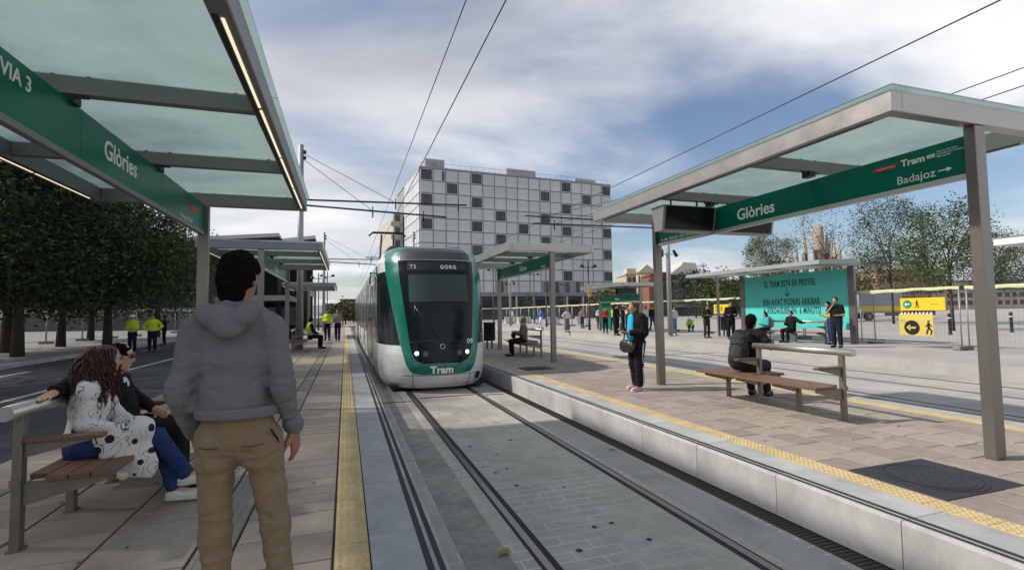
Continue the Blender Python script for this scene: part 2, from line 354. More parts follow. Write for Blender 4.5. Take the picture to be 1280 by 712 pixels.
# ================================================================== platforms
def slab_mesh(w, l, t, c, name):
    return MB().box(-w/2, w/2, -l/2, l/2, -t, 0, c).mesh(name)
def platform(name, xa, xb, y0, y1, edges, rows, seed, cuts=()):
    """rows: list of (x0, x1, slab length, stagger, material) with the slabs running in y; edges: list of +-1"""
    rnd = random.Random(seed)
    base = tag(MB().box(xa+(.40 if -1 in edges else 0), xb-(.40 if 1 in edges else 0), y0, y1, -.95, -.012).build(name, m_joint), kind='structure')
    for e in edges:
        xe = xb if e == 1 else xa
        L = 1.045; n = int((y1-y0)/L)
        yy = y0+((3.52-y0) % L)
        mesh_e = None; far = MB(); k = 0
        for i in range(n):
            ya = yy+i*L
            if ya < 34:
                if mesh_e is None:
                    pr = [(-.215, 0), (-.215, -.05), (.08, -.05), (.08, -.86), (.215, -.86), (.215, -.022), (.209, -.008), (.195, 0)]
                    pr = [(x*e, z) for x, z in pr]
                    if e < 0: pr = pr[::-1]
                    mesh_e = MB().prism([(x, -L/2+.003, z) for x, z in pr[::-1]], (0, L-.006, 0)).mesh('edge_slab'); mesh_e.materials.append(m_edge)
                o = bpy.data.objects.new('edge_slab', mesh_e); COL.objects.link(o); o.parent = base; o.location = (xe-e*.215, ya+L/2, rnd.uniform(-.001, .001))
            else: far.box(xe-e*.43, xe, ya+.003, ya+L-.003, -.86, 0)
        tag(far.build('edge_slab_run', m_edge, base), kind='stuff')
        for a, b in ((.033, .066), (.093, .132)):
            MB().box(xe-e*a, xe-e*b, y0, y1, -.02, .003).build('grip_strip', m_strip, base)
        # tactile strip with rows of studs
        xt0, xt1 = xe-e*.64, xe-e*.44
        for i in range(int((y1-y0)/.4)):
            pass
        st = MB().box(xt0, xt1, y0, y1, -.03, 0.0015).build('tactile_strip', m_yellow, base)
        V = []; Q = []
        ys = np.arange(max(y0, 1.0), 16, .05); q = 0
        for j, yv in enumerate(ys):
            for c in range(4):
                x = min(xt0, xt1)+.025+.05*c; r1, r2 = .0165, .010
                for (r, z) in ((r1, .0012), (r2, .008)):
                    for t in range(6):
                        V.append((x+r*math.cos(t*math.pi/3), yv+r*math.sin(t*math.pi/3), z))
                b = q*12
                for t in range(6): Q.append((b+t, b+(t+1) % 6, b+6+(t+1) % 6, b+6+t))
                Q.append((b+6, b+7, b+8, b+9)); Q.append((b+9, b+10, b+11, b+6)); q += 1
        so_ = link('studs', fast_mesh('studs', V, Q), m_yellow, st); so_['kind'] = 'stuff'
        for yv in np.arange(max(y0, 1.02), 14, .4): MB().box(xt0, xt1, yv-.0015, yv+.0015, -.01, .0022).build('tile_joint', m_joint, st)
    # slabs
    cells = []
    for (x0, x1, lens, mat, gap) in rows:
        y = y0+rnd.uniform(0, .3)
        while y < y1:
            l = rnd.choice(lens)
            if not any(cx0 < (x0+x1)/2 < cx1 and cy0-.15 < y+l/2 < cy1+.15 for (cx0, cx1, cy0, cy1) in cuts): cells.append((x0, x1, y, y+l, mat, gap))
            y += l
    def vis(c):
        d = math.hypot((c[0]+c[1])/2, (c[2]+c[3])/2); v = (Vector(((c[0]+c[1])/2, (c[2]+c[3])/2, 0))-CAMP); z = v.dot(fw)
        if z < .4: return 1e3+d
        px = 640+F_PX*v.dot(rr)/z; py = 356-F_PX*v.dot(uu)/z
        return d+(0 if -60 < px < 1340 and py < 760 else 1e3)
    cells.sort(key=vis); cache = {}
    far = {}
    for i, (x0, x1, ya, yb, mat, gap) in enumerate(cells):
        if i < 300:
            key = (round(x1-x0, 3), round(yb-ya, 3), mat.name)
            if key not in cache:
                cache[key] = slab_mesh(x1-x0-gap, yb-ya-gap, .04, .004, 'paving_slab'); cache[key].materials.append(mat)
            o = bpy.data.objects.new('paving_slab', cache[key]); COL.objects.link(o); o.parent = base
            o.location = ((x0+x1)/2, (ya+yb)/2, rnd.uniform(-.0022, .0008)); o.rotation_euler = (rnd.uniform(-.002, .002), rnd.uniform(-.002, .002), rnd.uniform(-.003, .003))
        else: far.setdefault(mat.name, MB()).box(x0+gap/2, x1-gap/2, ya+gap/2, yb-gap/2, -.04, rnd.uniform(-.002, 0))
    for k, f in far.items(): tag(f.build('paving_slab_field', MATS[k], base), kind='stuff')
    return base
m_rib = M('guide_paver', (.26, .23, .20), .78, nscale=14, namt=.12, orand=.07, stain=.15)
rows = [(-.66, -.07, (.2, .4, .4, .2, .2), m_paver, .013), (-.88, -.67, (.4,), m_rib, .005)]
x = -.89
while x > -2.9: rows.append((x-.6, x, (.2, .4, .2, .4), m_paver, .014)); x -= .605
platform('left_platform', -3.3, .58, -3, 66, [1], rows, 3)
# raised ribs on the guiding band
mb = MB()
for k in range(4): mb.box(-.865+.052*k, -.84+.052*k, -3, 40, -.01, .003)
tag(mb.build('guide_ribs', m_rib, bpy.data.objects['left_platform']), kind='stuff')
MB().box(-3.3, -2.95, -3, 66, -.9, -.004, .02).build('rear_kerb', m_edge, bpy.data.objects['left_platform'])
COV = (4.26, 5.20, 2.60, 3.38); COV2 = (4.25, 5.05, 11.75, 12.5)
rows = []; x = 4.225
k = 0
while x < 7.3:
    rows.append((x, x+.345, (.3, .4, .5, .4), m_paver, .013)); x += .35; k += 1
platform('right_platform', 3.58, 8.05, -3, 66, [-1, 1], rows, 5, [COV, COV2])
# slabs cut around the inspection covers are left out; a mortar bed closes the gap
rp = bpy.data.objects['right_platform']
for c in (COV, COV2): MB().box(c[0]-.25, c[1]+.45, c[2]-.45, c[3]+.45, -.03, -.0045).build('mortar_patch', m_paver, rp)

def cover(name, label, c):
    t = thing(name, label, 'manhole cover', ((c[0]+c[1])/2, (c[2]+c[3])/2, 0))
    w, l = (c[1]-c[0])/2, (c[3]-c[2])/2; r = min(w, l)*.93
    MB().box(-w, w, -l, l, -.04, .003, .003).build('frame_plate', m_cover, t)
    MB().lathe([(r, .0035), (r, .007), (r-.025, .007), (r-.025, .004)], n=40).build('ring', m_cover, t)
    lid = MB().lathe([(0, .0075), (r-.04, .0075), (r-.045, .0035)], n=40, smooth=False).build('lid', m_cover, t)
    MB().lathe([(r-.075, .0078), (r-.075, .0105), (r-.09, .0105), (r-.09, .0078)], n=40).build('lid_ring', m_cover, lid)
    for k in (-1, 0, 1): MB().box(-r*.5+.11*k-.03, -r*.5+.11*k+.03, .02+.03*k, .04+.03*k, .006, .0085).build('key_slot', m_black, lid)
    mbn = MB()
    for i in range(-7, 8):
        for j in range(-7, 8):
            if math.hypot(i, j)*.046 < r-.12 and (i+j) % 2 == 0: mbn.box(i*.046-.012, i*.046+.012, j*.046-.012, j*.046+.012, .0070, .0098)
    tag(mbn.build('tread', m_cover, lid), kind='stuff')
cover('inspection_cover', 'large dark cast iron cover with round lid beside the yellow tactile strip', COV)
cover('inspection_cover', 'smaller dark cover in paving near the second right-hand shelter post', COV2)

# drain channel at the foot of the right platform
dr = thing('drain_channel', 'long slotted drain grating along foot of the right platform', 'drain', (3.46, 5, ZB))
MB().box(-.09, .09, -11, 60, -.2, .0015).build('channel_bed', m_black, dr)
for sx in (-1, 1): MB().box(sx*.085-.008, sx*.085+.008, -11, 60, -.1, .006).build('channel_rim', m_dark, dr)
mb = MB()
for y in np.arange(-3.5, 12, .045): mb.box(-.075, .075, y, y+.018, .001, .0055)
tag(mb.build('slats', M('grating', (.05, .048, .045), .6, .4), dr), kind='stuff')
# ================================================================== platform shelters
m_ceilbeam = M('painted_steel', (.23, .235, .235), .5, .3, nscale=5, namt=.05)
m_railsilver = M('sign_rail', (.62, .62, .6), .4, .6)
m_red = M('logo_red', (.55, .03, .03), .5)
m_monitor = M('monitor_case', (.28, .27, .26), .45, .6)
m_screen = M('screen_off', (.006, .006, .007), .18, spec=.4)
def shelter(label, xc, y0, y1, w, zb=3.2, posts=None, inner=None, led=1, sign=1, beam_mat=None, detail=True, group=None, sgn=(2.72, 3.13), rail=None, postsz=(.075, .05)):
    t = thing('tram_shelter', label, 'shelter', (xc, y0, 0), 0, group)
    bm = beam_mat or m_beam; zt = zb+.2; bw = .13
    for px, p in enumerate(posts or (y0+.10, y1-.10)):
        MB().box(xc-postsz[0], xc+postsz[0], p-postsz[1], p+postsz[1], 0, zb-.002, .006).build('post', m_steel, t, True)
    for s in (-1, 1):
        MB().box(xc+s*w, xc+s*(w-bw), y0, y1, zb, zt, .008).build('side_beam', bm, t, True)
    for p in (y0, y1):
        q = p+.12 if p == y0 else p-.12
        MB().box(xc-w+bw+.002, xc+w-bw-.002, min(p, q)+.001, max(p, q)-.001, zb+.001, zt-.001, .006).build('end_beam', bm, t, True)
    inner = inner if inner is not None else [y0+(y1-y0)*k/3 for k in (1, 2)]
    for p in inner:
        MB().box(xc-w+bw+.002, xc+w-bw-.002, p-.045, p+.045, zb+.05, zt-.004, .004).build('cross_beam', m_ceilbeam, t, True)
    ys = [y0-.04]+list(inner)+[y1+.04]
    for a, b in zip(ys[:-1], ys[1:]):
        for (xa, xb) in ((xc-w-.04, xc+w+.04),):
            MB().box(xa, xb, a+.006, b-.006, zt+.015, zt+.031).build('roof_glass', m_roofglass, t, True)
    if detail:
        for p in list(inner)+[y0+.06, y1-.06]:
            for x in (xc-.12, xc+.12, xc-w+.3, xc+w-.3):
                MB().cyl((x, p, zt-.01), (x, p, zt+.016), .018, n=8).build('glass_stud', m_dark, t, True)
        for p in inner:
            c = MB(); c.box(xc-.05, xc+.05, p-.06, p+.06, zb-.02, zb+.048); c.cyl((xc-.14, p-.03, zb+.03), (xc+.14, p-.03, zb+.03), .012, n=6); c.cyl((xc-.14, p-.03, zb+.03), (xc-.14, p-.03, zb+.09), .014, n=6)
            c.build('sign_clamp', m_dark, t, True)
    if led:
        for s in (-1, 1):
            n = 4; L = (y1-y0-.5)/n
            for k in range(n):
                a = y0+.25+k*L
                h = MB().box(xc+s*(w-.072), xc+s*(w-.052), a+.03, a+L-.03, zb-.006, zb-.0005).build('light_strip', m_led if led == 1 else m_ceilbeam, t, True)
                MB().box(xc+s*(w-.115), xc+s*(w-.082), a, a+L, zb-.004, zb-.0006).build('light_trough', m_dark, t, True)
    if sign:
        pa, pb = (posts or (y0+.10, y1-.10)); a, b = pa+postsz[1]+.005, pb-postsz[1]-.005
        n = 3
        for k in range(n):
            q0 = a+(b-a)*k/n; q1 = a+(b-a)*(k+1)/n
            sp = MB().box(xc-.012, xc+.012, q0+.003, q1-.003, sgn[0]+.035, sgn[1]).build('sign_panel', m_green, t, True)
            if k == 0: first = sp
        MB().box(xc-.03, xc+.03, a, b, sgn[0]-.02, sgn[0]+.034, .004).build('sign_rail', rail or m_railsilver, t, True)
        t['_'] = 0; del t['_']
    return t
UP = (0, 0, 1)
# ---- left platform
S1 = shelter('near left glass shelter with green sign reading VIA 3 and station name overhead', -2.12, 2.95, 9.05, 1.49, inner=[4.87, 6.86], posts=(3.05, 8.92), beam_mat=m_ceilbeam, sgn=(2.74, 3.2), rail=m_ceilbeam)
def sp(t, k): return [c for c in t.children if c.name.startswith('sign_panel')][k]
XF = -2.12+.0135
text('VIA 3', .15, m_lett, sp(S1, 0), (XF, 3.985, 3.035), (0, 1, 0), UP, bold=.002)
text('Glòries', .255, m_lett, sp(S1, 1), (XF, 5.45, 2.925), (0, 1, 0), UP, bold=.004)
text('Francesc Macià', .09, m_lett, sp(S1, 2), (XF, 7.7, 2.80), (0, 1, 0), UP)
MB().prism([(XF, 8.1, 2.98), (XF, 8.5, 2.98), (XF, 8.55, 3.05), (XF, 8.15, 3.05)], (.002, 0, 0)).build('logo', m_red, sp(S1, 2), True)
S2 = shelter('second left platform shelter just beyond the man in the grey hoodie', -2.12, 14.4, 20.9, 1.5, inner=[16.5, 18.7], beam_mat=m_ceilbeam)
text('Glòries', .235, m_lett, sp(S2, 1), (XF, 17.2, 2.85), (0, 1, 0), UP, bold=.004)
shelter('third left platform shelter, farthest along behind the grey pole', -2.12, 32.5, 39, 1.5, beam_mat=m_ceilbeam, detail=False)
# ---- right platform
S4 = shelter('near right steel shelter with sign pointing to Badajoz and hanging screens', 5.85, 3.08, 8.80, 1.21, posts=(3.14, 8.44), led=2)
XR = 5.85-.0135
text('Glòries', .245, m_lett, sp(S4, 1), (XR, 6.28, 2.835), (0, -1, 0), UP, bold=.004)
text('Badajoz', .125, m_lett, sp(S4, 0), (XR, 3.875, 2.80), (0, -1, 0), UP)
ar = MB(); ar.box(XR-.002, XR, 3.36, 3.46, 2.838, 2.85); ar.prism([(XR, 3.38, 2.82), (XR, 3.335, 2.844), (XR, 3.38, 2.868)], (-.002, 0, 0)); ar.build('arrow', m_lett, sp(S4, 0), True)
text('Tram', .10, m_lett, sp(S4, 0), (XR, 3.82, 2.99), (0, -1, 0), UP, bold=.003, sx=1.1)
MB().prism([(XR, 4.13, 3.0), (XR, 3.88, 3.0), (XR, 3.86, 3.045), (XR, 4.11, 3.045)], (-.002, 0, 0)).build('logo', m_red, sp(S4, 0), True)
text('Generalitat de Catalunya', .02, m_lett, sp(S4, 0), (XR-.002, 4.08, 3.015), (0, -1, 0), UP)
MB().box(XR-.002, XR, 3.48, 3.56, 3.0, 3.04).build('logo_plate', M('logo_grey', (.5, .6, .57), .5), sp(S4, 0), True)
text('Àrea de Barcelona\nAutoritat del Transport\nMetropolità', .026, m_lett, sp(S4, 0), (XR, 3.465, 3.04), (0, -1, 0), UP)
text('Rambla dels Encants', .10, m_lett, sp(S4, 2), (XR, 8.02, 2.775), (0, -1, 0), UP, sx=.9)
for k, mm in enumerate((m_lett, m_lett, m_red, m_lett)): MB().box(XR-.002, XR, 8.08+.05*k, 8.115+.05*k, 2.785, 2.82).build('pictogram', mm, sp(S4, 2), True)
for k in range(5): MB().box(XR-.002, XR, 7.95+.075*k-.2, 8.005+.075*k-.2, 2.93, 2.99).build('line_symbol', m_lett, sp(S4, 2), True)
# hanging double screens, one either side of the sign
def monitor(x0, x1, label):
    t = thing('departure_screen', label, 'screen', ((x0+x1)/2, 6.85, 2.72), 0, 'screens hanging from the near right shelter')
    w = (x1-x0)/2
    P = [(-w, -.17, .40), (-w, .17, .40), (-w, .10, 0), (-w, -.10, 0)]
    MB().prism(P, (2*w, 0, 0)).build('case', m_monitor, t)
    for s in (-1, 1):
        a = Vector((0, s*.172, .385)); b = Vector((0, s*.108, .02)); n = Vector((0, s, -.17)).normalized()*.004
        sc = MB(); q = [Vector((-w+.05, 0, 0))+a+n, Vector((w-.05, 0, 0))+a+n, Vector((w-.05, 0, 0))+b+n, Vector((-w+.05, 0, 0))+b+n]
        sc.prism(q, n*.3); sc.build('screen', m_screen, t)
    for x in (-w*.5, w*.5): MB().cyl((x, 0, .39), (x, 0, .53), .015, n=8).build('hanger', m_dark, t)
monitor(4.78, 5.80, 'black hanging screen on track side of the station sign')
monitor(5.90, 7.02, 'black hanging screen behind the station sign, partly hidden')
S5 = shelter('middle right shelter with green sign beside the tram nose', 5.72, 13.4, 18.95, 1.37, posts=(13.46, 18.78), led=2)
XR = 5.72-.0135
text('Glòries', .235, m_lett, sp(S5, 1), (XR, 16.3, 2.85), (0, -1, 0), UP, bold=.004)
text('Badajoz', .12, m_lett, sp(S5, 0), (XR, 14.3, 2.80), (0, -1, 0), UP)
text('Ca l\'Aranyó', .09, m_lett, sp(S5, 2), (XR, 18.5, 2.80), (0, -1, 0), UP)
# ---- far platform: shelter behind the crowd, one at the right margin
S6 = shelter('distant shelter with green sign above the waiting crowd', 17.9, 27.6, 33.4, 1.5, zb=3.0, posts=(27.8, 33.2), sgn=(2.05, 2.5), led=0)
XR = 17.9-.0135
text('Glòries', .2, m_lett, sp(S6, 1), (XR, 31.0, 2.19), (0, -1, 0), UP, bold=.004)
t6 = [c for c in S6.children]
MB().box(17.885, 17.915, 31.6, 33.0, .15, 2.0).build('side_panel', m_green, S6, True)
MB().box(17.2, 18.6, 29.4, 29.7, 2.55, 2.95, .02).build('monitor', m_screen, S6, True)
shelter('shelter of the far platform cut off by the right edge of view', 20.0, 3.4, 9.5, 1.75, zb=3.2, detail=False, sign=0, led=0, beam_mat=m_white, posts=(3.6, 9.3), postsz=(.1, .1))

# ---- far platform: advert shelter
def advert_shelter():
    t = thing('advert_shelter', 'far shelter with teal test running poster and seated passengers', 'shelter', (19.05, 14.6, 0))
    m_teal = M('poster_teal', (.10, .58, .51), .35, nscale=2, namt=.03, spec=.35)
    m_ink = M('poster_ink', (.01, .045, .05), .5)
    Y0, Y1, X = 14.55, 20.3, 19.05
    for y in (Y0, Y1): MB().box(X-.06, X+.06, y-.14, y+.14, 0, 3.1, .01).build('post', m_steel, t, True)
    p = MB().box(X-.03, X+.03, Y0+.16, Y1-.16, .55, 3.0).build('poster', m_teal, t, True)
    XP = X-.0315
    text('EL TRAM ESTÀ EN PROVES.', .40, m_ink, p, (XP, 18.88, 2.44), (0, -1, 0), UP, bold=.012, sx=.52, space=1.12)
    text('BEN AVIAT PODRÀS ARRIBAR', .40, m_ink, p, (XP, 19.0, 1.60), (0, -1, 0), UP, bold=.012, sx=.52, space=1.12)
    text('A VERDAGUER EN  6 MINUTS!', .40, m_ink, p, (XP, 19.0, 1.20), (0, -1, 0), UP, bold=.012, sx=.52, space=1.12)
    a = MB(); a.box(XP-.003, XP, 17.58, 17.62, 1.98, 2.34); a.prism([(XP, 17.76, 2.12), (XP, 17.6, 1.96), (XP, 17.6, 2.02), (XP, 17.73, 2.15)], (-.003, 0, 0)); a.prism([(XP, 17.44, 2.12), (XP, 17.47, 2.15), (XP, 17.6, 2.02), (XP, 17.6, 1.96)], (-.003, 0, 0))
    a.build('arrow', m_ink, p, True)
    m_roof = M('roof_grey', (.33, .35, .34), .5, .3)
    pf = [(17.15, 3.12), (17.15, 3.28), (19.2, 3.36), (19.2, 3.14)]
    MB().prism([(x, Y0-.2, z) for x, z in pf], (0, 7.9, 0)).build('roof', m_roof, t, True)
    for k in range(3):
        c = MB(); c.lathe([(.0, -.06), (.55, -.05), (.8, 0)], (18.1, 16.0+1.9*k, 3.13), 20); c.build('ceiling_dish', m_white, t, True)
    for y in (Y1+1.8,): MB().box(X-.05, X+.05, y-.05, y+.05, 0, 3.12).build('post', m_steel, t, True)
advert_shelter()

# ================================================================== benches
def bench(label, loc, side, L=2.2, ys=(0, .67, 1.36, 2.03), far_wide=True, vis=True):
    """line of four legs along +y; seat on the `side` of it, rail over the first two thirds"""
    t = thing('platform_bench', label, 'bench', loc, 0, 'wood and steel benches on the tram platforms')
    m_leg = M('bench_steel', (.22, .20, .17), .42, .65, nscale=8, namt=.1)
    for k, y in enumerate(ys):
        tall = k in (0, 2); h = .84 if tall else .415
        MB().box(-.025, .025, y-.034, y+.034, .0, h, .004).build('leg', m_leg, t)
        MB().box(-.035, .035, y-.05, y+.05, 0, .012).build('foot_plate', m_leg, t)
        b = side
        MB().prism([(b*.027, y-.012, .414), (b*.46, y-.012, .414), (b*.46, y-.012, .38), (b*.027, y-.012, .27)], (0, .024, 0)).build('bracket', m_leg, t)
        if k >= 2: MB().prism([(-b*.027, y-.012, .414), (-b*.40, y-.012, .414), (-b*.40, y-.012, .38), (-b*.027, y-.012, .27)], (0, .024, 0)).build('bracket', m_leg, t)
    rail = MB().tube([(0, -.17, .875), (0, ys[2]+.09, .875)], .046, 20).build('rail', M('rail_tube', (.55, .53, .5), .3, .85, nscale=4, namt=.06, stretch=(1, .1, 1)), t)
    for k in range(4):
        a = side*(.028+.122*k); MB().box(a, a+side*.114, -.04 if k else .055, L, .416, .452, .004).build('seat_slat', m_wood, t)
    for k in range(3):
        a = -side*(.028+.122*k); MB().box(a, a-side*.114, ys[2]-.1, L, .416, .452, .004).build('seat_slat', m_wood, t)
    MB().box(-.026, .026, -.04, -.052, .40, .445).build('seat_edge', m_leg, t)
    for y in (ys[0], ys[2]):
        MB().box(side*.03, side*.45, y-.04, y+.04, .665, .695, .005).build('armrest', m_wood, t)
        MB().prism([(side*.027, y-.01, .664), (side*.42, y-.01, .664), (side*.027, y-.01, .57)], (0, .02, 0)).build('arm_bracket', m_leg, t)
    return t
bench('wood slat bench on left platform with a seated couple', (-1.97, 4.07, 0), 1, L=2.35)
bench('wood slat bench on right platform with a man in a black backpack', (6.05, 4.81, 0), -1)
bench('bench beneath the middle right shelter with a hooded sitter', (5.95, 15.0, 0), -1)
bench('long bench beneath the teal poster', (18.45, 15.3, 0), -1, L=4.4, ys=(0, 1.4, 2.8, 4.2))
bench('bench on left platform under the second shelter beside a seated worker', (-1.97, 21.2, 0), 1)
# ================================================================== tram
m_twhite = M('tram_white', (.64, .65, .65), .3, nscale=9, namt=.05, coat=.3, stain=.10, stscale=1.6)
m_tgreen = M('tram_green', (.0, .155, .108), .25, nscale=3, namt=.02, coat=.5)
m_tglass = M('tram_glass', (.008, .012, .014), .16, spec=.24, nscale=1.5, namt=.2)
m_tblack = M('tram_black', (.016, .017, .018), .3)
m_troof = M('tram_roof', (.055, .058, .06), .45)
m_under = M('tram_underside', (.015, .015, .015), .8)
ZS = [-.24, -.12, 0, .25, .55, .8, 1.6, 2.4, 2.75, 2.95, 3.08, 3.16]
def ip(z, v): return float(np.interp(z, ZS, v))
TX = 2.08; TN = 2.75; YB = 13.6
def tA(z): return ip(z, [1.20, 1.27, 1.295, 1.31, 1.325, 1.325, 1.325, 1.315, 1.28, 1.20, 1.06, .86])
def tY(z): return ip(z, [11.5, 11.36, 11.29, 11.23, 11.25, 11.30, 11.50, 11.76, 11.92, 12.08, 12.34, 12.9])
def tS(th, z, off=0):
    def raw(th, z):
        s, c = math.sin(th), math.cos(th); y0 = tY(z)
        return Vector((TX+tA(z)*math.copysign(abs(s)**(2/TN), s), y0+(YB-y0)*(1-abs(c)**(2/TN)), z))
    p = raw(th, z)
    if off:
        e = .02; t1 = min(th+e, 1.57); t0 = max(th-e, -1.57)
        du = raw(t1, z)-raw(t0, z); dv = raw(th, min(z+e, 3.16))-raw(th, max(z-e, -.24))
        n = du.cross(dv)
        if n.length > 1e-9: p = p+n.normalized()*off
    return p
def tpatch(name, mat, parent, zs, left, right, off, n=24):
    P = []
    for z in zs:
        a, b = left(z), right(z); P.append([tS(a+(b-a)*i/n, z, off) for i in range(n+1)])
    return MB().grid(P).build(name, mat, parent, True)
def lin(zs, vs): return lambda z: float(np.interp(z, zs, vs))
def make_tram():
    t = thing('tram', 'green and white tram number 09 arriving on the left-hand track', 'tram', (TX, 11.2, ZB))
    zz = sorted(set(list(np.linspace(-.24, 3.16, 48))+ZS))
    ths = [math.radians(a) for a in list(np.linspace(-90, 90, 97))]
    nose = MB().grid([[tS(a, z) for a in ths] for z in zz]).build('cab_shell', m_twhite, t, True)
    # windscreen, black mask, green frame
    wl = lin([.33, .36, .47, .71, 1.37, 2.2, 2.74], [-.20, -.30, -.38, -.43, -.50, -.60, -.66]); wr = lambda z: -wl(z)
    tpatch('windscreen', m_tglass, t, list(np.linspace(.33, 2.72, 40)), wl, wr, .012, 40)
    gl = lin([.085, .10, .16, .30, .74, 1.94, 2.5, 2.8], [-.25, -.36, -.44, -.52, -.62, -.88, -1.02, -1.1]); gr = lambda z: -gl(z)
    tpatch('green_frame', m_tgreen, t, list(np.linspace(.085, .34, 10)), gl, gr, .009, 40)
    for s in (-1, 1):
        f = (lambda z: s*abs(gl(z))), (lambda z: s*(abs(wl(z))-.005))
        a, b = f if s < 0 else (f[1], f[0])
        tpatch('green_pillar', m_tgreen, t, list(np.linspace(.335, 2.95, 34)), a, b, .010, 12)
    tpatch('roof_front', m_troof, t, list(np.linspace(2.74, 3.155, 14)), lambda z: -.62, lambda z: .62, .006, 24)
    for s in (-1, 1):
        a, b = (-1.22, -.615) if s < 0 else (.615, 1.22)
        tpatch('green_shoulder', m_tgreen, t, list(np.linspace(2.86, 3.15, 10)), lambda z: a, lambda z: b, .008, 12)
    for s in (-1, 1):          # cab side windows
        o = lambda z: gl(z)-.012; e = lambda z: -1.535
        a, b = ((lambda z: e(z)), (lambda z: o(z))) if s < 0 else ((lambda z: -o(z)), (lambda z: -e(z)))
        tpatch('cab_side_window', m_tglass, t, list(np.linspace(.74, 2.48, 24)), a, b, .008, 20)
    # sun blind behind the glass, seen as a paler panel, and destination display
    m_blind = M('sun_blind', (.05, .072, .068), .5, spec=.2)
    tpatch('sun_blind', m_blind, t, list(np.linspace(1.72, 2.36, 10)), lambda z: -.42, lambda z: .42, .016, 16)
    d = tpatch('destination_display', m_black, t, list(np.linspace(2.46, 2.68, 6)), lambda z: -.44, lambda z: .44, .018, 12)
    m_ledt = M('led_text', (.55, .6, .55), .5, emit=.35)
    n_up = (tS(0, 2.68)-tS(0, 2.46)).normalized(); pc = tS(0, 2.50, .024)
    text('T5', .14, m_ledt, d, pc+Vector((-.66, .02, 0)), (1, 0, 0), n_up, sx=.85, space=1.25)
    text('GORG', .14, m_ledt, d, pc+Vector((.05, 0, 0)), (1, 0, 0), n_up, sx=.85, space=1.25)
    # lamps
    m_lamp = M('headlamp', (1, .96, .85), .3, emit=3)
    m_lamp0 = M('lamp_glass', (.09, .10, .10), .15)
    def disc(name, th, z, r, mat, thick=.012, off=.02, ring=None):
        c = tS(th, z, off); n = (tS(th, z, .05)-tS(th, z, .0)).normalized()
        ob = MB().cyl(c-n*.01, c+n*thick, r, n=20).build(name, mat, t, True)
        MB().cyl(c-n*.012, c+n*thick*.6, r*1.25, n=20).build('bezel', m_tblack, ob, True)
        return ob
    for s in (-1, 1):
        disc('headlight', s*.315, .56, .046, m_lamp); disc('lamp', s*.18, .55, .055, m_lamp0); 
    disc('tow_cover', .62, .0, .075, m_tblack)
    c = tS(0, .70, .02); ring = MB().tube([(c.x+.05*math.cos(a), c.y, c.z+.05*math.sin(a)) for a in np.linspace(0, 6.283, 21)], .008, 6).build('emblem', m_railsilver, t, True)
    MB().box(c.x-.07, c.x+.07, c.y-.004, c.y+.01, c.z-.105, c.z-.09).build('emblem_bar', m_railsilver, t, True)
    text('09', .155, m_lett, t, tS(.40, .745, .03)+Vector((-.10, -.03, 0)), (1, .16, 0), (0, .2, 1), bold=.003)
    text('Tram', .215, m_lett, t, tS(0, .125, .02)+Vector((-.29, -.035, 0)), (1, 0, 0), UP, bold=.008, sx=1.1)
    w = MB(); a0 = tS(-.02, .86, .03); b0 = tS(-.33, 1.62, .03); w.tube([a0, (a0+b0)/2+Vector((0, -.01, 0)), b0], .012, 6); w.tube([tS(-.30, 1.72, .035), tS(-.36, 1.25, .035)], .009, 6); w.build('wiper', m_tblack, t, True)
    # thin seams on the bumper
    for th in (-.40, .40): MB().tube([tS(th, z, .004) for z in np.linspace(-.2, .34, 10)], .006, 4).build('seam', m_tblack, t, True)
    MB().tube([tS(a, .065, .004) for a in np.linspace(-.62, .62, 24)], .006, 4).build('seam', m_tblack, t, True)
    MB().tube([tS(a, .80+.03*math.cos(a*3), .013) for a in np.linspace(-.42, .42, 24)], .005, 4).build('seam', M('seam_grey', (.05, .055, .055), .5), t, True)
    # skirts and underside
    MB().box(TX-1.1, TX+1.1, 11.9, 43, ZB+.06, -.2).build('underframe', m_under, t, True)
    tpatch('valance', m_under, t, [-.30, -.24], lambda z: -1.45, lambda z: 1.45, -.03, 30) if False else None
    # body sections behind the cab
    prof = [(-1.27, -.18), (-1.31, .25), (-1.325, .8), (-1.325, 1.6), (-1.315, 2.4), (-1.28, 2.75), (-1.2, 2.95), (-1.0, 3.08), (1.0, 3.08), (1.2, 2.95), (1.28, 2.75), (1.315, 2.4), (1.325, 1.6), (1.325, .8), (1.31, .25), (1.27, -.18)]
    secs = [(13.55, 19.2), (19.6, 25.2), (25.6, 31.2), (31.6, 37.2), (37.6, 43.0)]
    for i, (a, b) in enumerate(secs):
        body = MB().prism([(TX+x, a, z) for x, z in prof], (0, b-a, 0)).build('body_section', m_twhite, t, True)
        MB().box(TX-1.0, TX+1.0, a+.3, b-.3, 3.085, 3.30, .05).build('roof_equipment', m_troof, t, True)
        if i < 4: MB().prism([(TX+x*.95, b+.002, z*.98) for x, z in prof], (0, .396, 0)).build('bellows', m_under, t, True)
        for s in (-1, 1):
            X = TX+s*1.327
            spans = [(a+.15, a+1.45, 'window'), (a+1.6, a+2.9, 'door'), (a+3.05, a+4.3, 'window'), (a+4.42, b-.2, 'window')] if i % 2 == 0 else [(a+.25, a+2.1, 'window'), (a+2.3, a+3.6, 'door'), (a+3.75, b-.2, 'window')]
            for (p, q, k) in spans:
                z0, z1 = (.82, 2.42) if k == 'window' else (-.05, 2.42)
                dz = MB().box(X-s*.02, X+s*.004, p, q, z0, z1).build('side_'+k, m_tglass if k == 'window' else m_twhite, t, True)
                if k == 'door':
                    m = (p+q)/2
                    for (u, v) in ((p+.08, m-.04), (m+.04, q-.08)): MB().box(X-s*.01, X+s*.008, u, v, .15, 2.32).build('door_glass', m_tglass, dz, True)
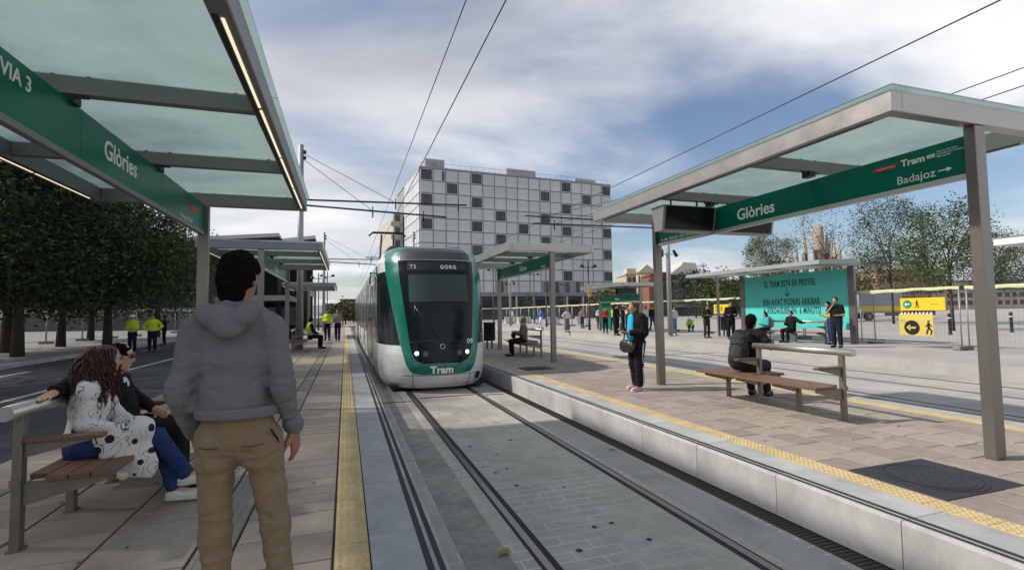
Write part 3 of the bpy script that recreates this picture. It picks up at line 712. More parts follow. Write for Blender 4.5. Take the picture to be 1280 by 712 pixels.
            MB().box(X-s*.02, X+s*.003, a+.02, b-.02, 2.46, 2.72).build('green_band', m_tgreen, t, True)
    mr = MB(); mr.tube([(TX-1.3, 13.3, 2.5), (TX-1.5, 12.9, 2.48), (TX-1.52, 12.86, 2.2)], .02, 6); mr.build('mirror_arm', m_tblack, t, True)
    # pantograph
    pg = MB(); Y = 27.0
    for s in (-1, 1): pg.tube([(TX+s*.5, Y-1.5, 3.3), (TX+s*.35, Y+.6, 4.4), (TX+s*.3, Y, 5.62)], .05, 6)
    pg.build('pantograph_arm', m_dark, t, True)
    MB().tube([(TX-.95, Y, 5.55), (TX-.75, Y, 5.72), (TX+.75, Y, 5.72), (TX+.95, Y, 5.55)], .055, 6).build('pantograph_head', m_dark, t, True)
    MB().tube([(TX-.75, Y-.35, 5.70), (TX+.75, Y-.35, 5.70)], .035, 6).build('pantograph_head', m_dark, t, True)
make_tram()
# ================================================================== overhead line
m_pole = M('pole_grey', (.34, .35, .35), .45, .4, nscale=3, namt=.06)
m_wire = M('wire', (.05, .05, .055), .5, .5)
def wire(label, pts, r=.012, cat='wire', group='overhead tram wires'):
    tag(MB().tube(pts, r, 5).build('overhead_wire', m_wire), label, cat, group)
def sag(a, b, s, n=9):
    a, b = Vector(a), Vector(b); return [a.lerp(b, i/(n-1))-Vector((0, 0, s*4*(i/(n-1))*(1-i/(n-1)))) for i in range(n)]
wire('upper of the two wires above the arriving tram', [(2.02, -6, 7.05), (2.08, 22.4, 7.15), (2.08, 60, 7.1), (2.08, 110, 7.1)], .011)
wire('lower contact wire touching the tram pantograph', [(2.13, -6, 5.79), (2.08, 22.4, 5.8), (2.0, 60, 5.78), (2.08, 110, 5.8)], .011)
wire('wire running above the near right shelter roof edge', [(9.45, -6, 6.1), (9.55, 23.4, 6.1), (9.5, 60, 6.1), (9.55, 110, 6.1)], .013)
wire('upper wire of the pair at the top right corner', [(12.95, -6, 6.22), (12.95, 23.4, 6.2), (12.95, 110, 6.2)], .012)
wire('lower wire of the pair at the top right corner', [(13.1, -6, 5.9), (12.95, 23.4, 5.85), (12.95, 110, 5.85)], .012)
def pole(label, x, y, arms, h=8.6, r=.12, lamps=False):
    t = thing('catenary_pole', label, 'pole', (x, y, 0), 0, 'poles carrying the tram wires')
    MB().cyl((0, 0, 0), (0, 0, h), r*1.15, r*.85, 20).build('shaft', m_pole, t)
    MB().cyl((0, 0, 0), (0, 0, .05), r*1.7, n=20).build('base_plate', m_pole, t)
    for (z0, x1, z1, st) in arms:
        a = MB().tube([(0, 0, z0), (x1-x, 0, z1)], .04, 8).build('bracket_arm', m_wire, t)
        for q in st:
            zz = z0+(z1-z0)*(q-x)/(x1-x); MB().tube([(q-x, -.02, zz+.18), (q-x, -.02, zz-.3)], .03, 6).build('insulator', m_dark, a)
        if st: MB().tube([(0, 0, min(h-.2, z0+2.0)), (st[0]-x, 0, z0+(z1-z0)*(st[0]-x)/(x1-x))], .012, 5).build('stay_wire', m_wire, a)
    for z in (h-.35, h-.6): MB().box(.05, .2, -.06, .06, z, z+.12).build('clamp', m_dark, t)
    if lamps:
        for s in (-1, 1):
            l = MB().tube([(s*r, 0, 4.55), (s*.34, 0, 4.55)], .02, 6).build('spotlight_arm', m_dark, t)
            MB().cyl((s*.36, .0, 4.78), (s*.5, -.12, 4.42), .07, .11, 10).build('spotlight', m_dark, l)
    return t
pole('tall grey pole standing on the left platform behind the shelters', -1.8, 22.4, [(6.28, 5.3, 6.42, (2.08, 4.9)), (6.06, 4.35, 5.82, (1.1, 3.3))])
pole('grey pole with two black spotlights beside the near right shelter post', 17.05, 23.6, [(6.25, 8.6, 6.32, (9.55, 12.95)), (6.0, 9.0, 5.95, (10.2,))], lamps=True)
pole('far left platform pole beyond the second shelter', -1.8, 46, [(6.28, 4.4, 6.35, (2.08,)), (6.06, 3.6, 5.82, (1.1,))])
pole('distant grey pole behind the middle right shelter', 16.9, 51.5, [(6.25, 8.6, 6.32, (9.55, 12.95))], lamps=True)
pole('slim grey pole on right platform hidden by the tram', 5.6, 44, [(6.2, 1.6, 6.3, (2.08,))])

# ================================================================== hotel
m_panel = M('facade_panel', (.52, .535, .55), .6, nscale=.6, namt=.06, orand=.07, stain=.08, stscale=.4)
m_joint2 = M('facade_joint', (.27, .28, .295), .8)
m_frame = M('window_frame', (.06, .063, .07), .5)
m_pane = M('window_pane', (.04, .045, .055), .15, spec=.5, orand=.4)
def hotel():
    A = Vector((13.7, 97.3, 0)); d = Vector((44.0, 3.2, 0)).normalized(); nrm = Vector((d.y, -d.x, 0)); cw = 2.594; rh = 2.45; zt = 30.0; z0 = zt-10*rh
    t = thing('hotel_building', 'grey panel-clad block with scattered dark windows behind the tram', 'building', A)
    t.rotation_euler = (0, 0, math.atan2(d.y, d.x))
    W = 17*cw; D = 26
    MB().box(.02, W-.02, .14, D, z0-.3, zt).build('wall', m_joint2, t)
    MB().box(1.0, W-1, .9, D-1, -.3, z0-.2).build('ground_floor', M('hotel_base', (.09, .092, .1), .6), t)
    MB().box(-.05, W+.05, -.02, D, z0-.75, z0-.302).build('cornice', M('hotel_band', (.22, .225, .235), .6), t)
    for k in range(12): MB().box(k*W/11-.3*(k == 11), k*W/11+.35, .1, .5, -.3, z0-.76).build('column', m_panel, t)
    for k in range(10): MB().box(k*W/11+1.0, (k+1)*W/11-.5, .84, .89, .4, z0-1.4).build('shopfront', m_pane, t)
    MB().box(-.1, W+.1, -.05, D, zt+.005, zt+.35).build('parapet', m_joint2, t)
    wins = {(0,0),(0,4),(0,12),(0,16),(1,2),(1,10),(1,14),(2,0),(2,4),(2,12),(2,16),(3,6),(3,10),(4,0),(4,4),(4,8),(4,12),(4,16),(5,6),(5,10),(6,4),(6,16),(8,12),(8,16)}
    pm = MB().box(-cw/2+.09, cw/2-.09, -.05, .13, -rh/2+.09, rh/2-.09, .02).mesh('facade_panel'); pm.materials.append(m_panel)
    fm = MB(); 
    for (a, b, c, e) in ((-cw/2+.1, cw/2-.1, rh/2-.2, rh/2-.1), (-cw/2+.1, cw/2-.1, -rh/2+.1, -rh/2+.2), (-cw/2+.1, -cw/2+.2, -rh/2+.2, rh/2-.2), (cw/2-.2, cw/2-.1, -rh/2+.2, rh/2-.2), (-.05, .05, -rh/2+.2, rh/2-.2)): fm.box(a, b, -.04, .12, c, e)
    fm = fm.mesh('window_frame'); fm.materials.append(m_frame)
    sm_ = MB()
    for (a, b, c, e) in ((-cw/2+.09, cw/2-.09, rh/2-.21, rh/2-.09), (-cw/2+.09, cw/2-.09, -rh/2+.09, -rh/2+.21), (-cw/2+.09, -cw/2+.215, -rh/2+.21, rh/2-.21), (cw/2-.215, cw/2-.09, -rh/2+.21, rh/2-.21)): sm_.box(a, b, -.05, .13, c, e)
    sm_ = sm_.mesh('window_surround'); sm_.materials.append(m_panel)
    gm = MB().box(-cw/2+.12, cw/2-.12, .07, .11, -rh/2+.12, rh/2-.12).mesh('window_pane'); gm.materials.append(m_pane)
    def put(name, me, par, loc):
        o = bpy.data.objects.new(name, me); COL.objects.link(o); o.parent = par; o.location = loc; return o
    for r_ in range(10):
        for c in range(17):
            loc = ((c+.5)*cw, 0, zt-(r_+.5)*rh)
            if (r_, c) in wins:
                w = put('window', fm, t, loc); put('pane', gm, w, (0, 0, 0)); w.scale = (.9, 1, .9); put('window_surround', sm_, t, loc)
            elif r_ == 9 and c in (11, 12, 13, 6, 10):
                w = put('window', MB().box(-.45, .45, -.02, .12, -rh/2+.1, rh/2-.1).build('slot', m_pane).data, t, loc) if False else None
                o = MB().box(loc[0]-.4, loc[0]+.4, -.03, .12, loc[2]-rh/2+.12, loc[2]+rh/2-.12).build('narrow_window', m_pane, t)
            else: put('facade_panel', pm, t, loc)
    MB().box(1.7*cw, 1.9*cw, -.08, -.055, zt-rh+.2, zt-.3).build('narrow_window', m_pane, t)
    # left end wall, sunlit
    ew = 2.6
    me2 = MB().box(-.05, .13, -ew/2+.09, ew/2-.09, -rh/2+.09, rh/2-.09, .02).mesh('facade_panel'); me2.materials.append(m_panel)
    for r_ in range(10):
        for c in range(6):
            o = put('facade_panel', me2, t, (-.12, .2+(c+.5)*ew, zt-(r_+.5)*rh))
    # roof plant and railing
    for (a, b, c, e, h) in ((1.5, 5.5, 2, 8, 2.3), (20, 27, 4, 12, 2.6), (36.5, 42, 3, 9, 1.6)): MB().box(a, b, c, e, zt+.34, zt+.34+h, .05).build('roof_plant', M('roof_plant', (.33, .335, .34), .6), t)
    MB().box(2.6, 3.9, 1.95, 2.0, zt+.9, zt+1.9).build('louvre', m_joint2, t)
    rl = MB()
    for x in np.arange(.3, W, 1.3): rl.cyl((x, .3, zt+.34), (x, .3, zt+1.3), .025, n=4)
    rl.cyl((.3, .3, zt+1.3), (W-.3, .3, zt+1.3), .025, n=4); tag(rl.build('roof_railing', m_frame, t), kind='stuff')
    # wing behind, at the left
    wg = MB().box(-2.4, -.2, 17, 40, -.3, 24).build('rear_wing', M('wing_render', (.45, .42, .36), .8, nscale=1, namt=.06), t)
    for r_ in range(7):
        MB().box(-2.9, -1.0, 16.6, 17.0, 3.4+r_*2.95, 4.4+r_*2.95).build('balcony', M('balcony', (.36, .33, .28), .8), wg)
        MB().box(-2.0, -.9, 16.95, 16.99, 4.6+r_*2.95, 6.1+r_*2.95).build('window', m_pane, wg)
hotel()

# ================================================================== other buildings
def facade_windows(t, x0, x1, y, z0, z1, nx, nz, ww, wh, mat=None, arch=False, name='window'):
    me = MB()
    if arch:
        pts = [(-ww/2, 0, -wh/2), (ww/2, 0, -wh/2)]+[(ww/2*math.cos(a), 0, wh/2-ww/2+ww/2*math.sin(a)) for a in np.linspace(0, math.pi, 7)]
        me.prism(pts, (0, .06, 0))
    else: me.box(-ww/2, ww/2, 0, .06, -wh/2, wh/2)
    me = me.mesh(name); me.materials.append(mat or m_pane)
    for i in range(nx):
        for k in range(nz):
            o = bpy.data.objects.new(name, me); COL.objects.link(o); o.parent = t
            o.location = (x0+(x1-x0)*(i+.5)/nx, y-.05, z0+(z1-z0)*(k+.5)/nz)
def block(name, label, pxl, pxr, ytop, depth, wallcol, nx, nz, ww=.9, wh=1.5, D=14, roof=None, arch=False, z0=1, turn=0, dz=0):
    a = gd(pxl, 389, depth); b = gd(pxr, 389, depth); top = gd((pxl+pxr)/2, ytop, depth).z+dz
    d = (b-a); W = d.length
    t = thing(name, label, 'building', (a.x, a.y, 0), math.atan2(d.y, d.x)+turn)
    wm = M(name+'_'+str(int(pxl))+'_wall', wallcol, .85, nscale=.5, namt=.1, stain=.12, stscale=.2)
    MB().box(0, W, 0, D, -.5, top).build('wall', wm, t)
    facade_windows(t, W*.03, W*.97, 0, z0, top-.8, nx, nz, ww, wh, arch=arch)
    if roof:
        MB().prism([(-.4, -.5, top+.003), (W+.4, -.5, top+.003), (W*.94, D*.5, top+roof), (W*.06, D*.5, top+roof)], (0, D*.5, .0)).build('roof', M('roof_tile', (.20, .11, .075), .85, nscale=3, namt=.2), t)
    else:
        MB().box(-.3, W+.3, -.3, D+.3, top+.003, top+.5).build('parapet', wm, t)
    return t, W, top
t, W, top = block('classical_building', 'pale stone classical building with arched windows and pediment', 784, 822, 343, 165, (.46, .36, .25), 6, 4, 1.3, 3.0, roof=None, arch=True)
pm_ = M('classical_trim', (.55, .47, .36), .8)
MB().prism([(W*.35, -.6, top+.55), (W*1.02, -.6, top+.55), (W*.68, -.6, top+3.4)], (0, 4, 0)).build('pediment', pm_, t)
for k in range(7): MB().cyl((W*(.36+k*.105), -.6, top*.35), (W*(.36+k*.105), -.6, top-.1), .45, n=10).build('column', pm_, t)
MB().box(W*.05, W*.35, 1, 6, top+.5, top+2.2).build('roof_block', pm_, t)
block('red_brick_building', 'reddish brick apartment building beside the grey pole', 822, 852, 342, 130, (.22, .085, .05), 4, 6, 1.4, 1.7, z0=2)
t, W, top = block('terraced_building', 'dark apartment building with stepped balconies and pale rounded roof', 843, 892, 345, 120, (.07, .07, .065), 6, 6, 1.6, 1.6)
for k in range(6):
    MB().box(-.2, W+.6-k*.7, -1.2, -.1, 2+k*(top-2.5)/6, 2.9+k*(top-2.5)/6).build('balcony', M('terrace_rail', (.2, .195, .185), .8), t)
MB().prism([(W*.15, 1, top+.5), (W*.75, 1, top+.5), (W*.62, 1, top+3.3), (W*.3, 1, top+3.6)], (0, 8, 0)).build('penthouse', M('penthouse_white', (.6, .56, .5), .7), t)
t, W, top = block('banded_building', 'low block with pale balcony bands left of the teal shelter', 905, 930, 352, 140, (.13, .12, .115), 4, 5, 2.5, 1.2)
for k in range(5): MB().box(-.5, W+.5, -1.2, -.1, 2.2+k*2.1, 3.0+k*2.1).build('balcony', M('band_pale', (.36, .34, .32), .8), t)
block('pink_block', 'distant pinkish block seen through the young trees on the right', 1098, 1185, 338, 150, (.42, .27, .21), 9, 3, 1.5, 1.8)
block('long_low_block', 'long low pale block far behind the right-hand fence', 1062, 1300, 352, 190, (.36, .31, .27), 24, 3, 1.6, 1.7)
block('grey_far_block', 'small hazy grey block behind the left platform end', 405, 440, 381, 150, (.16, .15, .14), 4, 2, 1.5, 1.5)
block('brown_low_wall_block', 'dark brown far block closing the street behind the tram', 426, 470, 375, 175, (.13, .09, .07), 6, 2, 1.2, 1.4)
# church towers on the skyline
def church():
    c = gd(1012, 389, 850); t = thing('church_towers', 'sandstone church spires with a construction crane on the skyline', 'church', (c.x, c.y, -2), -yaw-.5)
    m_st = M('sandstone', (.36, .27, .20), .9, nscale=.05, namt=.2, bump=.2, bscale=.3)
    m_st2 = M('sandstone_pale', (.48, .37, .28), .9, nscale=.05, namt=.15)
    s = 850/F_PX
    def tower(x, htop, r, mat, tip=True):
        h = (389-htop)*s+3; X = (x-1012)*s
        o = MB().lathe([(r, 0), (r*.98, h*.55), (r*.8, h*.75), (r*.5, h*.9), (r*.12, h)] if tip else [(r, 0), (r*.97, h*.8), (r*.92, h), (0, h+1)], (X, 0, 0), 12).build('tower', mat, t)
        for k in range(6): MB().box(X-r*1.02+.3*r*k, X-r*1.02+.3*r*k+.8, -r*1.02, -r*.6, h*.35, h*.72).build('louvre_slot', M('slot_dark', (.1, .075, .06), .9), o)
    tower(1010, 293, 4.8, m_st2); tower(1001, 309, 3, m_st); tower(1025, 288, 8.5, m_st, False); tower(1034, 296, 4.5, m_st); tower(1041, 302, 4.2, m_st2); tower(996, 315, 2.4, m_st); tower(1047, 311, 3, m_st)
    cr = MB(); X = (1009-1012)*s; Z = (389-283)*s+3
    cr.tube([(X, -6, 30), (X, -6, Z)], 1.0, 4); cr.tube([(X, -6, Z), (X-5*s, -6, Z+13*s)], .7, 4); cr.tube([(X, -6, Z), (X+4*s, -6, Z+15*s)], .7, 4); cr.box(X-3*s, X-1*s, -8, -4, Z-1.5*s, Z+.8*s); cr.tube([(X+1*s, -6, Z-11*s), (X+9*s, -6, Z-11*s)], .8, 4)
    cr.build('crane', M('crane_grey', (.3, .3, .32), .6), t)
church()
# market hall with sloping roof planes at the left
def market():
    t = thing('market_hall', 'dark market hall with sloping metal roof planes behind left shelters', 'building', (-14, 68, 0))
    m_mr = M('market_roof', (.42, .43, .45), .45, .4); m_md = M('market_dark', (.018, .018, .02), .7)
    a = gy(262, 297, 68); b = gy(349, 291, 66); c = gy(342, 299, 72); d = gy(394, 294, 70)
    def roof(p, q, depth, drop):
        v = [p, q, q+Vector((0, depth, -drop)), p+Vector((0, depth, -drop))]
        MB().prism([x-Vector((0, 0, .45)) for x in v], (0, 0, .45)).build('roof_plane', m_mr, t, True)
        v2 = [x-Vector((0, 0, 1.5)) for x in (p, q)]
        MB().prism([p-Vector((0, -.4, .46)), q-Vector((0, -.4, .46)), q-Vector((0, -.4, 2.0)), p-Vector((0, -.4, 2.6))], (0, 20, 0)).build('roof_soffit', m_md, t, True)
    roof(a+Vector((-14, 0, -1)), b, 16, 1.5); roof(c, d, 16, 1.0)
    for x in np.arange(-27, -4, 3.1): MB().cyl((x, 72, -.3), (x, 72, 11.5), .25, n=8).build('column', m_dark, t, True)
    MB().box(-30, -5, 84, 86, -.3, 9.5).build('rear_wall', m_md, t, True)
    MB().box(-30, -7, 71, 83, 3.4, 4.1).build('gallery', M('gallery', (.25, .25, .25), .7), t, True)
    for k in range(9): MB().box(-29+k*2.6, -27+k*2.6, 73, 76, -.3, 2.6).build('stall', M('stall_%d' % (k % 3), ((.06, .055, .05), (.12, .1, .09), (.05, .06, .07))[k % 3], .8), t, True)
market()
t, W, top = block('low_office_block', 'low dark building with pale bands behind the left trees', -60, 250, 338, 60, (.07, .07, .072), 14, 3, 2.6, 1.2, z0=.8)
for k in range(3): MB().box(-.3, W+.3, -.5, -.06, 2.2+k*1.9, 2.55+k*1.9).build('pale_band', M('office_band', (.34, .34, .33), .7), t)

# ================================================================== trees
def leafmat(name, col, tr=.3):
    m = M(name, col, .6, nscale=.5, namt=.35, spec=.25); return m
m_bark = M('bark', (.045, .035, .027), .9, nscale=12, namt=.3, bump=.5, bscale=25)
def tree(name, label, base, h, cr, trunk_h, n_leaf, leaf, mat, seed, trunk_r=.16, droop=0.0, group=None, flat=1.0, n_limb=9, sparse=.9, lean=(0, 0), low=.0):
    rng = np.random.default_rng(seed); rnd = random.Random(seed)
    t = thing(name, label, 'tree', base, 0, group)
    cz = trunk_h+(h-trunk_h)*.5; hz = (h-trunk_h)*.5
    mb = MB(); tips = []
    top = Vector((lean[0], lean[1], trunk_h+(h-trunk_h)*.55))
    mb.tube([(0, 0, -.3), (lean[0]*.15, lean[1]*.15, trunk_h*.5), (lean[0]*.5, lean[1]*.5, trunk_h), top], [trunk_r*1.15, trunk_r*.9, trunk_r*.75, trunk_r*.2], 8)
    for i in range(n_limb):
        a = i*2.4+rnd.random(); s0 = Vector((lean[0]*.5, lean[1]*.5, trunk_h*(.75+.25*rnd.random()))).lerp(top, rnd.random()*.8)
        e = Vector((lean[0]+cr*.85*math.cos(a)*rnd.uniform(.55, 1), lean[1]+cr*.85*math.sin(a)*rnd.uniform(.55, 1), cz+hz*rnd.uniform(-.55, .85)))
        m = s0.lerp(e, .5)+Vector((0, 0, .25*(e-s0).length*.4)); 
        mb.tube([s0, m, e], [trunk_r*.42, trunk_r*.26, trunk_r*.06], 5); tips += [m, e, m.lerp(e, .5)]
        for j in range(3):
            q = m.lerp(e, rnd.random()); e2 = q+Vector((rnd.gauss(0, 1), rnd.gauss(0, 1), rnd.gauss(.1, .7)))*cr*.33
            mb.tube([q, e2], [trunk_r*.12, trunk_r*.03], 4); tips += [e2, q.lerp(e2, .6)]
    mb.build('trunk', m_bark, t)
    # foliage: leaf clumps round the limb ends and through the crown
    tp = np.array([tuple(p) for p in tips])
    nc = int(len(tp)*2.2)
    u = rng.normal(size=(nc, 3)); u /= np.linalg.norm(u, axis=1)[:, None]; rad = rng.uniform(.45, 1.0, nc)**.6
    ext = u*rad[:, None]*np.array([cr, cr, hz*flat])+np.array([lean[0], lean[1], cz])
    cl = np.concatenate([tp, ext]); csz = rng.uniform(.55, 1.25, len(cl))*cr*.19
    keep = rng.random(len(cl)) < sparse; cl = cl[keep]; csz = csz[keep]
    w = csz**2; w /= w.sum(); idx = rng.choice(len(cl), n_leaf, p=w)
    off = rng.normal(size=(n_leaf, 3)); off *= (rng.random((n_leaf, 1))**.4)/np.maximum(np.linalg.norm(off, axis=1)[:, None], 1e-6)*1.35
    P = cl[idx]+off*csz[idx][:, None]; P[:, 2] -= droop*np.abs(rng.normal(size=n_leaf))*np.hypot(P[:, 0], P[:, 1])/cr
    lw = low*(.75+.5*np.sin(P[:, 0]*1.3+seed)*np.cos(P[:, 1]*1.1)); P[:, 2] = np.where(P[:, 2] < lw, lw+np.abs(rng.normal(size=n_leaf))*1.1, P[:, 2])
    a = rng.normal(size=(n_leaf, 3)); a[:, 2] *= .6; a /= np.linalg.norm(a, axis=1)[:, None]; b = np.cross(a, rng.normal(size=(n_leaf, 3))); b /= np.linalg.norm(b, axis=1)[:, None]
    s = leaf*rng.uniform(.6, 1.3, (n_leaf, 1)); a = a*s; b = b*s*.55
    V = np.stack([P-a, P+b*.9, P+a, P-b*.9], 1).reshape(-1, 3); Q = np.arange(n_leaf*4).reshape(-1, 4)
    o = link('crown', fast_mesh('crown', V, Q), mat, t)
    return t
m_lfd = leafmat('leaf_dark', (.034, .054, .018)); m_lfd2 = leafmat('leaf_dark_green', (.048, .078, .022)); m_lfm = leafmat('leaf_mid', (.05, .075, .022)); m_lfo = leafmat('leaf_olive', (.085, .085, .028)); m_lfy = leafmat('leaf_yellowgreen', (.10, .115, .03))
G1 = 'big street trees along the left pavement'
for i, (px, Y, h, cr, lab) in enumerate(((22, 25.2, 9.8, 4.3, 'thick-trunked dark street tree at the left edge'), (-45, 23.5, 10.5, 4.4, 'dark street tree whose trunk stands just out of view at left'), (76, 33, 10, 4.2, 'dark street tree with slim trunk, third from the left'), (134, 30.5, 8.6, 3.9, 'dark street tree with trunk behind the seated woman'), (113, 41, 10, 4.4, 'dark street tree farther back between two trunks'), (196, 44, 9.0, 4.2, 'dark street tree at the right end of the row, by the workers'), (8, 28.5, 9.5, 4.0, 'dark street tree with the thin leaning trunk next to the thick one'))):
    p = gz(px, 430, -.02); x = p.x*Y/p.y
    tree('street_tree', lab, (x, Y, 0), h, cr, 2.0, 21000, .095, (m_lfd, m_lfd2)[i % 2], 20+i, .22, droop=.95, group=G1, n_limb=12, low=1.7)
for i, (X, Y) in enumerate(((-12.6, 3.5), (-12.9, 9.5), (-12.5, 15.8))):  # unseen trees extending the row, added to cast shade on the left platform
    tree('street_tree', 'out-of-view street tree added to shade the left platform, %s from the camera' % ('nearest', 'second', 'third')[i], (X, Y, 0), 11.5, 4.4, 2.4, 9000, .15, m_lfd, 33+i, .22, droop=.5, group=G1, n_limb=12, low=1.9)
G2 = 'young trees behind the right-hand fence'
for i, (px, py, Y, h, cr, tr, n, mat, lab, spz) in enumerate((
    (968, 400, 40, 8.8, 2.6, 3.0, 4200, m_lfo, 'rounded olive tree behind the left end of the teal shelter', .9),
    (1040, 400, 34, 11.3, 3.6, 2.5, 650, m_lfm, 'nearly bare young tree with spreading branches behind the teal shelter', .5),
    (1118, 400, 30, 10.6, 2.9, 3.0, 3400, m_lfd, 'dark leafy tree with a narrow crown above the yellow signs', .7),
    (1165, 400, 26, 8.7, 2.7, 2.4, 1700, m_lfm, 'airy tree left of the near shelter post', .6),
    (1192, 410, 19.5, 7.4, 2.2, 2.4, 1500, m_lfm, 'slender tree directly beside the near shelter post', .65),
    (1078, 400, 44, 7.0, 2.7, 2.2, 2600, m_lfo, 'low bushy tree just right of the teal shelter', .9),
    (1240, 400, 27, 7.5, 2.6, 2.4, 2600, m_lfm, 'green tree right of the near shelter post', .85),
    (1145, 400, 52, 7.0, 3.4, 2.2, 2600, m_lfo, 'broad olive tree farther behind the yellow signs', .9),
    (1290, 400, 33, 8.0, 3.0, 2.4, 2600, m_lfd, 'tree cut off by the right edge of view', .85))):
    p = gz(px, 420, 0); x = p.x*Y/p.y
    tree('young_tree', lab, (x, Y, 0), h*1.08, cr, tr, int(n*3.4), .075, mat, 50+i, .10, droop=.15, group=G2, n_limb=10, sparse=spz)
G3 = 'distant trees beyond the far platform'
for i, (px, d, h, cr, mat, lab) in enumerate(((905, 75, 6, 4, m_lfm, 'green tree mass left of the teal shelter'), (925, 90, 7, 4, m_lfo, 'olive tree between the far blocks and teal shelter'), (870, 85, 8, 4, m_lfd, 'dark tree in front of the stepped balconies'), (765, 80, 5, 3, m_lfo, 'small olive tree at the foot of the hotel corner'), (432, 95, 3.6, 3.2, m_lfo, 'autumn olive bush at the far end of the left platform'), (442, 110, 3.6, 4, m_lfo, 'autumn bush directly behind the tram side'), (420, 120, 3.5, 3.2, m_lfd, 'dark bush left of the autumn bushes'), (1010, 70, 5.5, 4, m_lfm, 'green tree hidden behind the teal poster'), (1060, 80, 6.5, 4, m_lfm, 'green tree behind the fence near the yellow signs'))):
    p = gd(px, 389, d); tree('distant_tree', lab, (p.x, p.y, 0), h, cr, 1.2 if h > 4 else .3, 3600, .22, mat, 80+i, .14, group=G3, n_limb=8)
for i, (px, d, h) in enumerate(((662, 78, 4.5), (697, 82, 5.0), (590, 84, 5), (745, 70, 4.2))):
    p = gd(px, 389, d); tree('sapling', ('thin sapling before the hotel, left of the shelter post', 'thin sapling before the hotel, right of the shelter post', 'thin sapling before the hotel, hidden behind tram', 'thin sapling near the hotel right corner')[i], (p.x, p.y, 0), h, 1.2, 1.8, 260, .14, m_lfm, 120+i, .05, group='saplings in front of the hotel', n_limb=6, sparse=.6)

# ================================================================== fences, lamps, bins, signs
m_net = M('net_yellow', (.52, .53, .32), .8, nscale=8, namt=.15); m_net2 = M('net_pale', (.62, .60, .50), .8, nscale=8, namt=.1)
m_ftube = M('fence_tube', (.30, .30, .29), .5, .5); m_block = M('fence_foot', (.20, .195, .185), .9, nscale=8, namt=.1)
def fence_panel(L, H, net):
    t = thing('fence_panel', 'x', 'fence panel', (0, 0, 0))
    for y in (0.03, L-.03): MB().cyl((0, y, 0), (0, y, H), .021, n=8).build('post', m_ftube, t)
    for z in (.15, H-.02): MB().cyl((0, .03, z), (0, L-.03, z), .018, n=6).build('rail', m_ftube, t)
    w = MB()
    for y in np.arange(.15, L-.1, .12): w.tube([(0, y, .15), (0, y, H-.05)], .0025, 3, cap=False)
    for z in np.arange(.3, H-.1, .22): w.tube([(0, .03, z), (0, L-.03, z)], .0025, 3, cap=False)
    tag(w.build('wire_mesh', m_ftube, t), kind='stuff')
    P = []
    for i in range(13):
        y = L*i/12; s = .035*math.sin(i*1.7)+.03*math.sin(i*.5)
        P.append([(-.03, y, H-.075+s*.6), (-.04, y, H-.02+s*.4), (-.02, y, H+.035+s*.2), (.03, y, H+.03+s*.2), (.04, y, H-.03+s*.5), (.02, y, H-.08+s*.6)])
    MB().grid(P).build('net_roll', net, t)
    MB().box(-.35, .35, -.11, .11, 0, .13, .015).build('foot_block', m_block, t)
    return t
FP = {m_net.name: fence_panel(3.4, 2.05, m_net), m_net2.name: fence_panel(3.4, 2.05, m_net2)}
used = set(); ORD = 'first second third fourth fifth sixth seventh eighth ninth tenth eleventh twelfth thirteenth fourteenth fifteenth sixteenth seventeenth'.split()
def fence_run(p0, ang, n, net, where, group, skip=(), L=3.4):
    for i in range(n):
        if i in skip: continue
        src = FP[net.name]
        if net.name not in used: o = src; used.add(net.name)
        else: o = copy_tree(src)
        d = Vector((-math.sin(ang), math.cos(ang), 0)); p = Vector(p0)+d*i*(L+.03)
        o.location = p; o.rotation_euler = (0, 0, ang)
        o['group'] = group; o['label'] = 'temporary wire fence panel '+where[i] if isinstance(where, (list, tuple)) else '%s wire fence panel %s' % (ORD[i], where)
fence_run((19.15, 10.95, 0), 0, 1, m_net, ['holding the two yellow diversion signs'], 'fence panels along the far platform')
fence_run((19.2, 4.0, 0), 0, 2, m_net, ['at the right edge of view beyond the post', 'behind the near right shelter post'], 'fence panels along the far platform')
fence_run((20.3, 14.6, 0), R(-2), 17, m_net, 'counted from teal shelter in the long far-platform row', 'fence panels in the long row behind the far platform')
fence_run((22.0, 71, 0), R(90), 6, m_net2, 'counted from the right, before the hotel', 'fence panels before the hotel')
fence_run((-17.5, 30, 0), R(-6), 9, m_net, 'from the near end, under the left street trees', 'fence panels under the street trees')
fence_run((-16.5, 29.5, 0), R(88), 4, m_net2, 'from the right, facing the road by the tree trunks', 'fence panels facing the road')
m_ysign = M('sign_yellow', (.72, .50, .02), .5); m_ysign2 = M('sign_pale_yellow', (.60, .48, .10), .6)
def walk_fig(mb, x, c, s):
    """pedestrian symbol in the (y,z) plane facing -x"""
    def pt(a, b): return (x, c[0]-a*s, c[1]+b*s)
    def limb(a, b, w): 
        d = Vector((b[0]-a[0], b[1]-a[1])).normalized(); n = Vector((-d.y, d.x))*w
        mb.prism([pt(a[0]+n.x, a[1]+n.y), pt(b[0]+n.x, b[1]+n.y), pt(b[0]-n.x, b[1]-n.y), pt(a[0]-n.x, a[1]-n.y)], (-.003, 0, 0))
    mb.prism([pt(.12*math.cos(k*.785), .78+.12*math.sin(k*.785)) for k in range(8)], (-.003, 0, 0))
    limb((0, .62), (0, .05), .13); limb((0, .05), (-.28, -.75), .09); limb((0, .05), (.3, -.35), .09); limb((.3, -.35), (.18, -.8), .08); limb((0, .5), (.35, .15), .06); limb((0, .5), (-.32, .1), .06)
